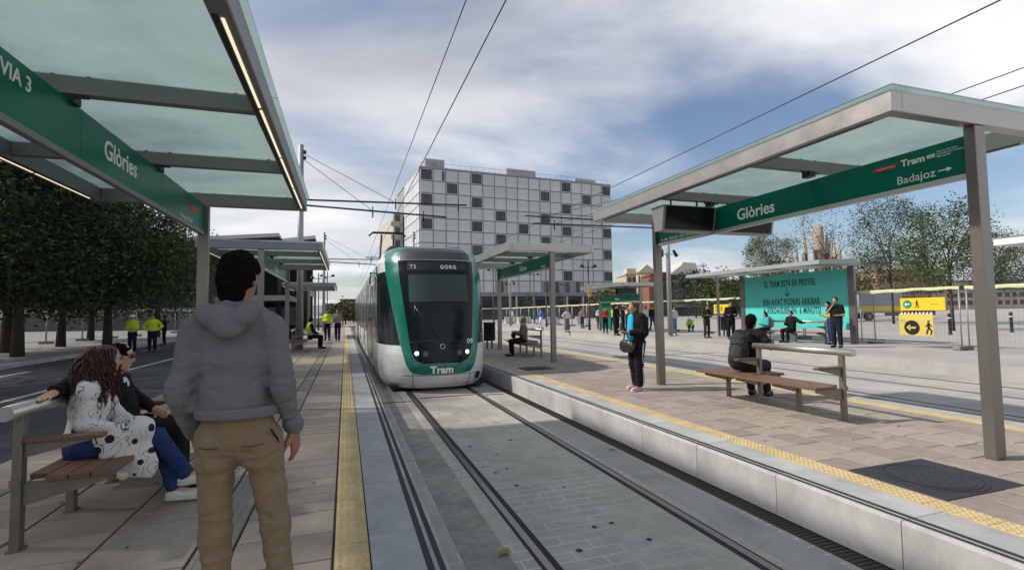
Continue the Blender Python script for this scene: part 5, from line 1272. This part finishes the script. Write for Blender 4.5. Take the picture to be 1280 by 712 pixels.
# ---- man in grey hoodie, seen from behind
p = gd(300, 395, 2.27); p.z = 0
man, mj = person('man standing on left platform in grey hoodie and khaki trousers, back turned', p, R(-3), STAND, dict(
    pel=(.0, 0, .965), chest=(-.015, .0, 1.285), neck=(-.03, -.02, 1.505), head=(-.012, .03, 1.65), look=(.22, 1, .02), shL=(-.185, -.01, 1.415), shR=(.135, -.01, 1.43),
    elL=(-.228, -.03, 1.13), wrL=(-.205, .10, .935), elR=(.192, -.05, 1.15), wrR=(.228, .06, .935), hiL=(-.095, 0, .92), hiR=(.095, 0, .92), knL=(-.085, .01, .50), knR=(.155, .03, .50), anL=(-.065, -.04, .09), anR=(.20, -.02, .09), toL=(-.10, .13, .03), toR=(.25, .14, .03)),
    H=1.725, vox=.0065, skin_c='b', top=c_hood, bottom=c_khaki, shoes=(sh_w, sh_s), hair=hair_k, hairstyle='fro', fat=.92, fine=True, palms=dict(L=(.9, .2, 0), R=(-.9, .3, 0)), curls=(.55, .6), hdirs=((.05, .35, -.9), (.02, .25, -1)), hood=True, top_hem=-.005, wr_amp=.008, folds=True)
def hoodie_details():
    up = Vector((0, 0, 1))
    # ribbed hem and cuffs
    s = 1.715/1.75
    sdf_obj('hem_band', [cap(V3(0, 0, 1.00)*s, V3(0, 0, 1.05)*s, .172, .176, (0, 1, 0), .76, cut=[(V3(0, 0, 1.055), (0, 0, 1)), (V3(0, 0, 1.005), (0, 0, -1))])], .008, c_hood, man, .02)
    for q in 'LR':
        e, w = mj['el'+q], mj['wr'+q]; d = unit(w-e); sdf_obj('cuff', [cap(w-d*.045, w+d*.005, .043, .038, cut=(w+d*.012, d))], .006, c_hood, man, .02)
    # back pockets and belt loops on the trousers
    tr = [c for c in man.children if c.name.startswith('trousers')][0]
    for sx in (-1, 1):
        m = MB(); m.tube([(sx*.045, -.139, .90), (sx*.085, -.131, .895), (sx*.125, -.112, .90)], .0035, 5); m.build('pocket_welt', M('khaki_dark', (.09, .065, .04), .9), tr)
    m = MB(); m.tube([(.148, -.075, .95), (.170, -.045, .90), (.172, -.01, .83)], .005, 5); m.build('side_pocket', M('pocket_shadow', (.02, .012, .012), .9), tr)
hoodie_details()
# ---- seated woman with long auburn curls, printed shirt
def printmat():
    m = cloth('printed_shirt', (.62, .61, .59), .9, ns=8, na=.04, bump=.1); nt = m.node_tree; N = nt.nodes; L = nt.links; b = N['Principled BSDF']
    tc = N.new('ShaderNodeTexCoord'); n = N.new('ShaderNodeTexNoise'); n.inputs['Scale'].default_value = 7; n.inputs['Detail'].default_value = 1.2; n.inputs['Distortion'].default_value = 1.6; L.new(tc.outputs['Object'], n.inputs['Vector'])
    a = N.new('ShaderNodeMath'); a.operation = 'SUBTRACT'; a.inputs[1].default_value = .5; L.new(n.outputs[0], a.inputs[0]); ab = N.new('ShaderNodeMath'); ab.operation = 'ABSOLUTE'; L.new(a.outputs[0], ab.inputs[0])
    ln = N.new('ShaderNodeMapRange'); ln.inputs[1].default_value = .004; ln.inputs[2].default_value = .014; ln.inputs[3].default_value = 1; ln.inputs[4].default_value = 0; L.new(ab.outputs[0], ln.inputs[0])
    vo = N.new('ShaderNodeTexVoronoi'); vo.inputs['Scale'].default_value = 9; L.new(tc.outputs['Object'], vo.inputs['Vector'])
    sp_ = N.new('ShaderNodeMapRange'); sp_.inputs[1].default_value = .25; sp_.inputs[2].default_value = .29; sp_.inputs[3].default_value = 1; sp_.inputs[4].default_value = 0; L.new(vo.outputs['Distance'], sp_.inputs[0])
    sep = N.new('ShaderNodeSeparateXYZ'); L.new(tc.outputs['Object'], sep.inputs[0]); zz = N.new('ShaderNodeMapRange'); zz.inputs[1].default_value = .66; zz.inputs[2].default_value = .72; zz.inputs[3].default_value = 1; zz.inputs[4].default_value = 0; L.new(sep.outputs[2], zz.inputs[0])
    sm = N.new('ShaderNodeMath'); sm.operation = 'MULTIPLY'; L.new(sp_.outputs[0], sm.inputs[0]); L.new(zz.outputs[0], sm.inputs[1])
    mx = N.new('ShaderNodeMath'); mx.operation = 'MAXIMUM'; L.new(ln.outputs[0], mx.inputs[0]); L.new(sm.outputs[0], mx.inputs[1])
    old = b.inputs['Base Color'].links[0].from_socket; mi = N.new('ShaderNodeMix'); mi.data_type = 'RGBA'; mi.inputs[7].default_value = (.035, .02, .03, 1); L.new(mx.outputs[0], mi.inputs[0]); L.new(old, mi.inputs[6]); L.new(mi.outputs[2], b.inputs['Base Color']); return m
m_print = printmat()
wp = Vector((-1.83, 4.54, -.005))
wom, wj = person('seated woman with long auburn curls, white printed shirt and blue jeans', wp, R(-78), SIT, dict(
    pel=(0, .0, .56), chest=(0, .03, .865), neck=(0, .075, 1.04), head=(.0, .12, 1.19), look=(-.45, 1, -.12), shL=(-.155, .06, .985), shR=(.16, .05, .985), elR=(.205, .04, .74), wrR=(.12, .27, .65), elL=(-.2, .16, .74), wrL=(-.07, .34, .64),
    knR=(.09, .47, .56), anR=(.03, .68, .225), toR=(.05, .83, .18), knL=(-.09, .46, .52), anL=(-.0, .60, .11), toL=(.03, .75, .05)),
    H=1.68, vox=.009, skin_c='d', top=m_print, bottom=c_jean, shoes=(sh_w, sh_s), hair=hair_r, hairstyle='long', fine=True, fat=1.04, wr_amp=.008, top_hem=.0, curls=(.6, .6))
def shirt_tail():
    P = [cap(V3(.12, .16, .60), V3(.125, .34, .60), .085, .095, (1, 0, 0), .8), cap(V3(.16, .27, .60), V3(.20, .38, .37), .095, .10, (1, .1, 0), .22), cap(V3(.165, .17, .60), V3(.195, .24, .42), .09, .09, (1, 0, 0), .22), cap(V3(-.02, .22, .64), V3(.14, .36, .63), .07, .08)]
    sdf_obj('shirt_tail', P, .009, m_print, wom, .03, [(.012, (16, 16, 10), 4)])
    # curls: many twisted locks over the back and shoulders
    h = wj['head']; rnd = random.Random(4); mb = MB()
    for i in range(680):
        a = rnd.uniform(.55, 5.75)+math.pi/2*0; a = rnd.uniform(-2.5, 2.5)-math.pi/2    # around the back half
        r = rnd.uniform(.055, .10); st0 = Vector((h[0]+r*math.cos(a), h[1]-.015+r*math.sin(a), h[2]+rnd.uniform(-.02, .105)))
        L = rnd.uniform(.22, .44); pts = []; ph = rnd.random()*6; cr = rnd.uniform(.007, .018)
        out = Vector((math.cos(a), math.sin(a)*1.0, 0)); sp2 = rnd.uniform(.02, .075)
        for k in range(15):
            u = k/14; q = st0+out*(sp2*math.sin(u*2.6))+Vector((0, -.05*u, -L*u)); q += Vector((cr*math.cos(ph+u*20), cr*math.sin(ph+u*20), 0))*min(1, u*3); pts.append(q)
        mb.tube(pts, [.0055*(1-.5*k/14) for k in range(15)], 4)
    hr = [c for c in wom.children if c.name.startswith('hair')][0]
    tag(mb.build('curls', hair_r, hr), kind='stuff')
    gl = MB(); ey = wj['head']; R2 = Matrix.Rotation(math.atan2(.45, 1), 3, 'Z')
    for sx in (-1, 1):
        gl.tube([Vector(ey)+R2 @ Vector((sx*.034+.024*math.cos(a), .102, .012+.018*math.sin(a))) for a in np.linspace(0, 6.283, 13)], .0025, 4)
        gl.tube([Vector(ey)+R2 @ Vector((sx*.058, .10, .015)), Vector(ey)+R2 @ Vector((sx*.082, .0, .018))], .0025, 4)
    gl.build('glasses', M('glasses_wire', (.45, .4, .3), .3, .8), wom)
shirt_tail()
# ---- man beside her with his arm along the rail
mp_ = Vector((-1.88, 5.08, -.01))
nman, nj = person('seated man in black jacket and white shirt with arm along the bench rail', mp_, R(-85), SIT, dict(
    pel=(0, .10, .55), chest=(.02, .04, .82), neck=(.04, .03, .985), head=(.05, .075, 1.125), look=(-.3, 1, -.05), shL=(-.15, .03, .935), shR=(.20, -.0, .94), elR=(.50, -.10, .96), wrR=(.76, -.10, .945), elL=(-.24, .1, .78), wrL=(-.1, .3, .66),
    knR=(.10, .50, .52), anR=(.08, .52, .10), toR=(.08, .68, .035), knL=(-.14, .48, .52), anL=(-.16, .50, .10), toL=(-.17, .65, .035)),
    H=1.76, vox=.009, skin_c='d', top=c_black, bottom=c_black, shoes=(sh_k,), hair=hair_k, hairstyle='short', fine=True, fat=1.05, wr_amp=.008, palms=dict(R=(0, 0, -1)), curls=(.5, .25), hdirs=(None, (1, -.02, -.12)))
sdf_obj('shirt_front', [cap(V3(.01, .095, .66), V3(.03, .085, .88), .11, .10, (0, 1, 0), .6)], .010, c_white, nman, .02)
sdf_obj('sunglasses', [cap(V3(-.03, .165, 1.142), V3(.10, .18, 1.142), .022, None, (0, 1, 0), .5)], .006, m_black, nman, .01)

# ---- right platform: woman looking at her phone
pw = gz(797, 487, 0)
wr_, rj = person('woman standing by right shelter post in black jacket looking at her phone', pw, R(98), STAND, dict(
    head=(0, .055, 1.60), neck=(0, .01, 1.455), look=(0, 1, -.35), elL=(-.24, -.02, 1.12), elR=(.24, -.02, 1.12), wrL=(-.10, .25, 1.13), wrR=(.11, .24, 1.16), knL=(-.09, .03, .5), knR=(.10, -.0, .5), anR=(.11, -.06, .09), toR=(.13, .10, .03), anL=(-.10, .04, .09), toL=(-.12, .2, .03)),
    H=1.63, vox=.010, skin_c='a', top=c_black, bottom=c_black, shoes=(sh_p, sh_w), hair=hair_b, hairstyle='bun', fine=True, fat=1.30, wr_amp=.008, palms=dict(L=(.3, .0, .9), R=(-.3, 0, .9)), curls=(.7, .7), hdirs=((.3, .9, .1), (-.3, .9, .1)))
sdf_obj('blue_shirt', [cap(V3(0, .135, .98), V3(0, .11, 1.31), .095, .075, (0, 1, 0), .5)], .010, c_cyan, wr_, .02)
for sx in (-1, 1): MB().tube([(sx*.195, .0, .86), (sx*.170, .012, .62), (sx*.155, -.0, .45), (sx*.158, -.03, .14)], [.016, .014, .014, .012], 6).build('white_stripe', c_white, wr_)
def local_thing(name, label, cat, par_loc, rotz): return thing(name, label, cat, par_loc, rotz)
t = local_thing('phone', 'dark phone held by the woman in the black jacket', 'phone', pw, R(98)); MB().box(-.036, .036, .325, .335, 1.09, 1.23, .003).build('case', m_black, t)
t = local_thing('shoulder_bag', 'black quilted bag hanging at the hip of the phone woman', 'bag', pw, R(98))
sdf_obj('bag_body', [cap(V3(.10, .20, .80), V3(-.08, .20, .80), .12, .11, (0, 1, 0), .5)], .012, M('bag_leather', (.018, .018, .02), .35, nscale=25, namt=.3, bump=.8, bscale=28), t, .03, [(.008, (30, 30, 30), 2)])
MB().tube([(.12, .19, .9), (.17, .1, 1.15), (.12, -.02, 1.42), (-.02, -.12, 1.38), (-.16, -.05, 1.05), (-.12, .17, .9)], .012, 6).build('strap', m_black, t)
# ---- man with backpack on the right bench
pb = Vector((6.18, 6.52, 0))
bm_, bj = person('man in black T-shirt and backpack sitting on the right bench, back turned', pb, R(-62), SIT, dict(
    pel=(0, -.02, .57), chest=(0, .06, .88), neck=(0, .13, 1.06), head=(.0, .19, 1.215), look=(.1, 1, -.2), shL=(-.19, .09, 1.0), shR=(.19, .09, 1.0), elR=(.33, .02, .82), wrR=(.30, .22, .86), elL=(-.26, .2, .76), wrL=(-.12, .38, .64)),
    H=1.78, vox=.011, skin_c='c', top=c_black, bottom=c_char, shoes=(sh_k,), hair=hair_k, hairstyle='fro', fine=True, fat=1.10, sleeve=.34, wr_amp=.008)
def backpack(label, loc, rotz, c=(0, -.17, .80), tilt=.16, mat=None, s=1.0, vox=.012, straps=True):
    t = thing('backpack', label, 'backpack', loc, rotz); m = mat or M('pack_nylon', (.022, .023, .024), .8, nscale=20, namt=.25, bump=.5, bscale=60, spec=.15)
    c = np.array(c, float); u = unit((0, math.sin(tilt), math.cos(tilt)))
    sdf_obj('pack', [cap(c-u*.15*s, c+u*.15*s, .15*s, .13*s, (0, 1, 0), .72), cap(c-u*.10*s+V3(0, -.10, 0)*s, c+u*.02*s+V3(0, -.09, 0)*s, .11*s, .10*s, (0, 1, 0), .5)], vox, m, t, .03, [(.008, (22, 22, 22), 6)])
    b_ = c+V3(0, -.155, 0)*s
    MB().tube([b_+u*.10*s+V3(-.09, .03, 0)*s, b_+u*.12*s+V3(0, .0, 0), b_+u*.10*s+V3(.09, .03, 0)*s], .006, 5).build('zip', m_dark, t); MB().tube([c+u*.27*s+V3(-.04, .03, 0), c+u*.33*s+V3(0, .03, 0), c+u*.27*s+V3(.04, .03, 0)], .010, 5).build('handle', m_dark, t)
    if straps:
        for sx in (-1, 1):
            q = c+u*.2*s; MB().tube([q+V3(sx*.08, .02, 0), q+V3(sx*.11, .14, .07), q+V3(sx*.12, .26, .0), q+V3(sx*.13, .25, -.18), q+V3(sx*.15, .12, -.32)], [.018, .022, .022, .018, .01], 6).build('strap', m, t)
    return t
backpack('black backpack worn by the man on the right bench', pb, R(-62), (-.06, -.25, .79), .2, M('pack_grey', (.026, .027, .029), .7, nscale=20, namt=.25, bump=.5, bscale=60, spec=.3), 1.05)
# ---- hooded woman on the middle bench
ph = Vector((5.62, 15.75, 0))
person('hooded person in taupe coat sitting on the middle right bench', ph, R(80), SIT, dict(look=(.0, 1, -.3), wrL=(-.05, .3, .82), wrR=(.08, .3, .84), elL=(-.22, .08, .78), elR=(.22, .08, .78)), H=1.66, vox=.016, skin_c='a', top=c_taupe, bottom=c_black, shoes=(sh_k,), hair=c_taupe, hairstyle='hood', fat=1.15, top_hem=.10)
t = thing('handbag', 'black handbag on the lap of the hooded person', 'bag', ph, R(80)); sdf_obj('bag_body', [cap(V3(-.06, .34, .68), V3(.08, .34, .68), .10, None, (0, 1, 0), .7)], .016, c_black, t)
# ---- smaller figures
WALK = dict(knL=(-.09, .16, .52), anL=(-.09, .22, .12), toL=(-.10, .38, .09), knR=(.09, -.02, .5), anR=(.09, -.24, .14), toR=(.10, -.10, .04), elL=(-.24, -.12, 1.14), wrL=(-.25, -.08, .88), elR=(.24, .08, 1.14), wrR=(.24, .22, .94))
PHONE = dict(wrL=(-.10, .26, 1.16), wrR=(.10, .26, 1.18), elL=(-.23, .02, 1.12), elR=(.23, .02, 1.12), look=(0, 1, -.35), head=(0, .05, 1.62))
FOLD = dict(wrL=(.10, .20, 1.12), wrR=(-.10, .20, 1.15), elL=(-.24, .03, 1.12), elR=(.24, .03, 1.12))
HIP = dict(elL=(-.36, -.06, 1.18), wrL=(-.17, .03, 1.0), elR=(.36, -.06, 1.18), wrR=(.17, .03, 1.0))
def far_person(label, px, py, rot, z=0.0, loc=None, **kw):
    kw.setdefault('vox', .024); L = loc if loc is not None else gz(px, py, z); return person(label, Vector(L), R(rot), **kw)[0], Vector(L)
far_person('worker in yellow vest and white helmet on the left road', 165, 441, 170, -.15, J=FOLD, H=1.74, top=c_hv, bottom=c_navy, shoes=(sh_k,), hair=m_white, hairstyle='helmet', vest=c_hv, fat=1.08)
far_person('worker in yellow vest, bareheaded, standing right of the helmeted one', 190, 440, 190, -.15, J=HIP, H=1.76, top=c_hv, bottom=c_navy, shoes=(sh_k,), hair=hair_k, vest=c_hv, fat=1.08)
far_person('person in dark clothes behind the two road workers', 205, 431, 120, -.15, J=FOLD, H=1.7, top=c_black, bottom=c_black, shoes=(sh_k,), hair=hair_k)
far_person('worker in yellow vest sitting by the left platform pole', 0, 0, -70, loc=(-1.45, 23.3, 0), base=SIT, H=1.74, top=c_black, bottom=c_black, shoes=(sh_k,), hair=hair_k, vest=c_hv, fat=1.08)
far_person('walker in white and grey with backpack straps on left platform', 422, 427, 175, J=WALK, H=1.76, top=c_grey, bottom=c_navy, shoes=(sh_k,), hair=hair_k)
_, L_ = far_person('person in pale trousers walking behind the walker on left platform', 411, 421, 180, J=WALK, H=1.68, top=c_black, bottom=c_white, shoes=(sh_w,), hair=hair_k)
far_person('worker in yellow vest standing farther along the left platform', 0, 0, 160, loc=(-1.0, 30.5, 0), J=FOLD, H=1.75, top=c_hv, bottom=c_navy, shoes=(sh_k,), hair=hair_k, vest=c_hv)
far_person('woman in pale top and wide blue jeans by the grey pole', 843, 419, 190, J=HIP, H=1.68, top=c_white, bottom=c_jeanl, shoes=(sh_w,), hair=hair_k, hairstyle='long', fat=1.1)
far_person('person in dark brown coat looking at a phone on the far platform', 884, 422, 170, J=PHONE, H=1.70, top=c_brown, bottom=c_brown, shoes=(sh_k,), hair=hair_k, hairstyle='long', top_hem=.15)
far_person('crouching worker in yellow vest beside the far fence', 865, 414, 120, base=SIT, J=dict(pel=(0, 0, .35), chest=(0, .16, .62), neck=(0, .27, .76), head=(0, .36, .85), shL=(-.17, .24, .72), shR=(.17, .24, .72), elL=(-.2, .35, .5), elR=(.2, .35, .5), wrL=(-.1, .45, .3), wrR=(.1, .45, .3), hiL=(-.09, 0, .35), hiR=(.09, 0, .35), knL=(-.13, .32, .42), knR=(.13, .32, .42), anL=(-.12, .1, .09), anR=(.12, .1, .09), toL=(-.13, .26, .03), toR=(.13, .26, .03)), H=1.72, top=c_hv, bottom=c_navy, shoes=(sh_k,), hair=m_white, hairstyle='helmet')
CR = 'people waiting around the distant shelter'
for (px, py, rot, kw) in (
    (771, 419, 200, dict(label='tall person in black with yellow vest straps before the distant shelter', J=FOLD, H=1.82, top=c_black, bottom=c_black, hair=hair_k, vest=None, fat=1.15)),
    (766, 412, 120, dict(label='worker in yellow vest at the left of the tall black figure', J=HIP, H=1.72, top=c_hv, bottom=c_navy, hair=hair_k, vest=c_hv)),
    (757, 416, 160, dict(label='person in red top within the crowd', J=FOLD, H=1.70, top=c_red, bottom=c_black, hair=hair_k)),
    (749, 411, 180, dict(label='person in white top beside the red top', J=PHONE, H=1.74, top=c_white, bottom=c_char, hair=hair_k)),
    (779, 414, 210, dict(label='person in dark jacket just left of the phone woman', J=FOLD, H=1.74, top=c_char, bottom=c_black, hair=hair_k)),
    (808, 414, 180, dict(label='person in white shirt just right of the phone woman', J=FOLD, H=1.72, top=c_white, bottom=c_char, hair=hair_k)),
    (816, 415, 170, dict(label='person in black with backpack beside the shelter post', J=WALK, H=1.75, top=c_black, bottom=c_jean, hair=hair_k)),
    (728, 410, 200, dict(label='person in pink top carrying a dark bag left of the lamp', J=HIP, H=1.70, top=c_pink, bottom=c_char, hair=hair_b)),
    (709, 415, 190, dict(label='woman in white blouse and patterned skirt', J=HIP, H=1.66, top=c_white, bottom=c_taupe, hair=hair_b, skirt=True)),
    (676, 411, 100, dict(label='walker in blue shirt and shorts right of the hooded sitter', J=WALK, H=1.76, top=c_blue, bottom=c_white, hair=hair_b, shorts=True)),
    (640, 405, 100, dict(label='walker in pale clothes above the hooded sitter', J=WALK, H=1.72, top=c_white, bottom=c_grey, hair=hair_b))):
    lab = kw.pop('label'); far_person(lab, px, py, rot, 0, shoes=(sh_k,), group=CR, vox=.03, **kw)
# people at the teal shelter
far_person('seated woman in teal top with pink backpack under the teal poster', 0, 0, 75, loc=(18.1, 17.95, 0), base=SIT, J=dict(wrL=(-.05, .3, .8), wrR=(.05, .3, .8)), H=1.66, top=c_teal, bottom=c_black, shoes=(sh_w,), hair=hair_k, hairstyle='long', fat=1.1)
backpack('pink backpack on the back of the seated woman in teal', (18.1, 17.95, 0), R(75), (0, -.20, .82), .1, c_pink, .85, .024, False)
far_person('seated man in black under the middle of the teal poster', 0, 0, 95, loc=(18.05, 16.55, 0), base=SIT, J=dict(elL=(-.42, .0, .86), wrL=(-.6, -.05, .86), elR=(.25, .05, .78), wrR=(.1, .25, .85)), H=1.72, top=c_black, bottom=c_black, shoes=(sh_k,), hair=hair_k, fat=1.15)
_, L_ = far_person('standing man in black T-shirt and jeans drinking beside the teal poster', 1047, 434, 105, J=dict(wrR=(.02, .18, 1.46), elR=(.24, .12, 1.2), wrL=(-.12, .2, 1.12), elL=(-.24, .0, 1.12)), H=1.82, top=c_black, bottom=c_navy, shoes=(sh_k,), hair=hair_k, fat=1.15, sleeve=.4, vox=.018)
backpack('dark backpack hanging behind the standing man in black T-shirt', L_, R(105), (0, -.2, 1.22), .05, None, .9, .02, False)
far_person('woman in yellow top half hidden behind the standing man', 1039, 430, 60, J=PHONE, H=1.70, top=cloth('mustard', (.42, .4, .14)), bottom=c_jean, shoes=(sh_k,), hair=hair_k, vox=.018)
far_person('man in black jacket leaning at the left end of the teal shelter', 0, 0, 150, loc=(17.6, 19.6, 0), J=FOLD, H=1.80, top=c_black, bottom=c_black, shoes=(sh_k,), hair=hair_k, fat=1.15, vox=.02)
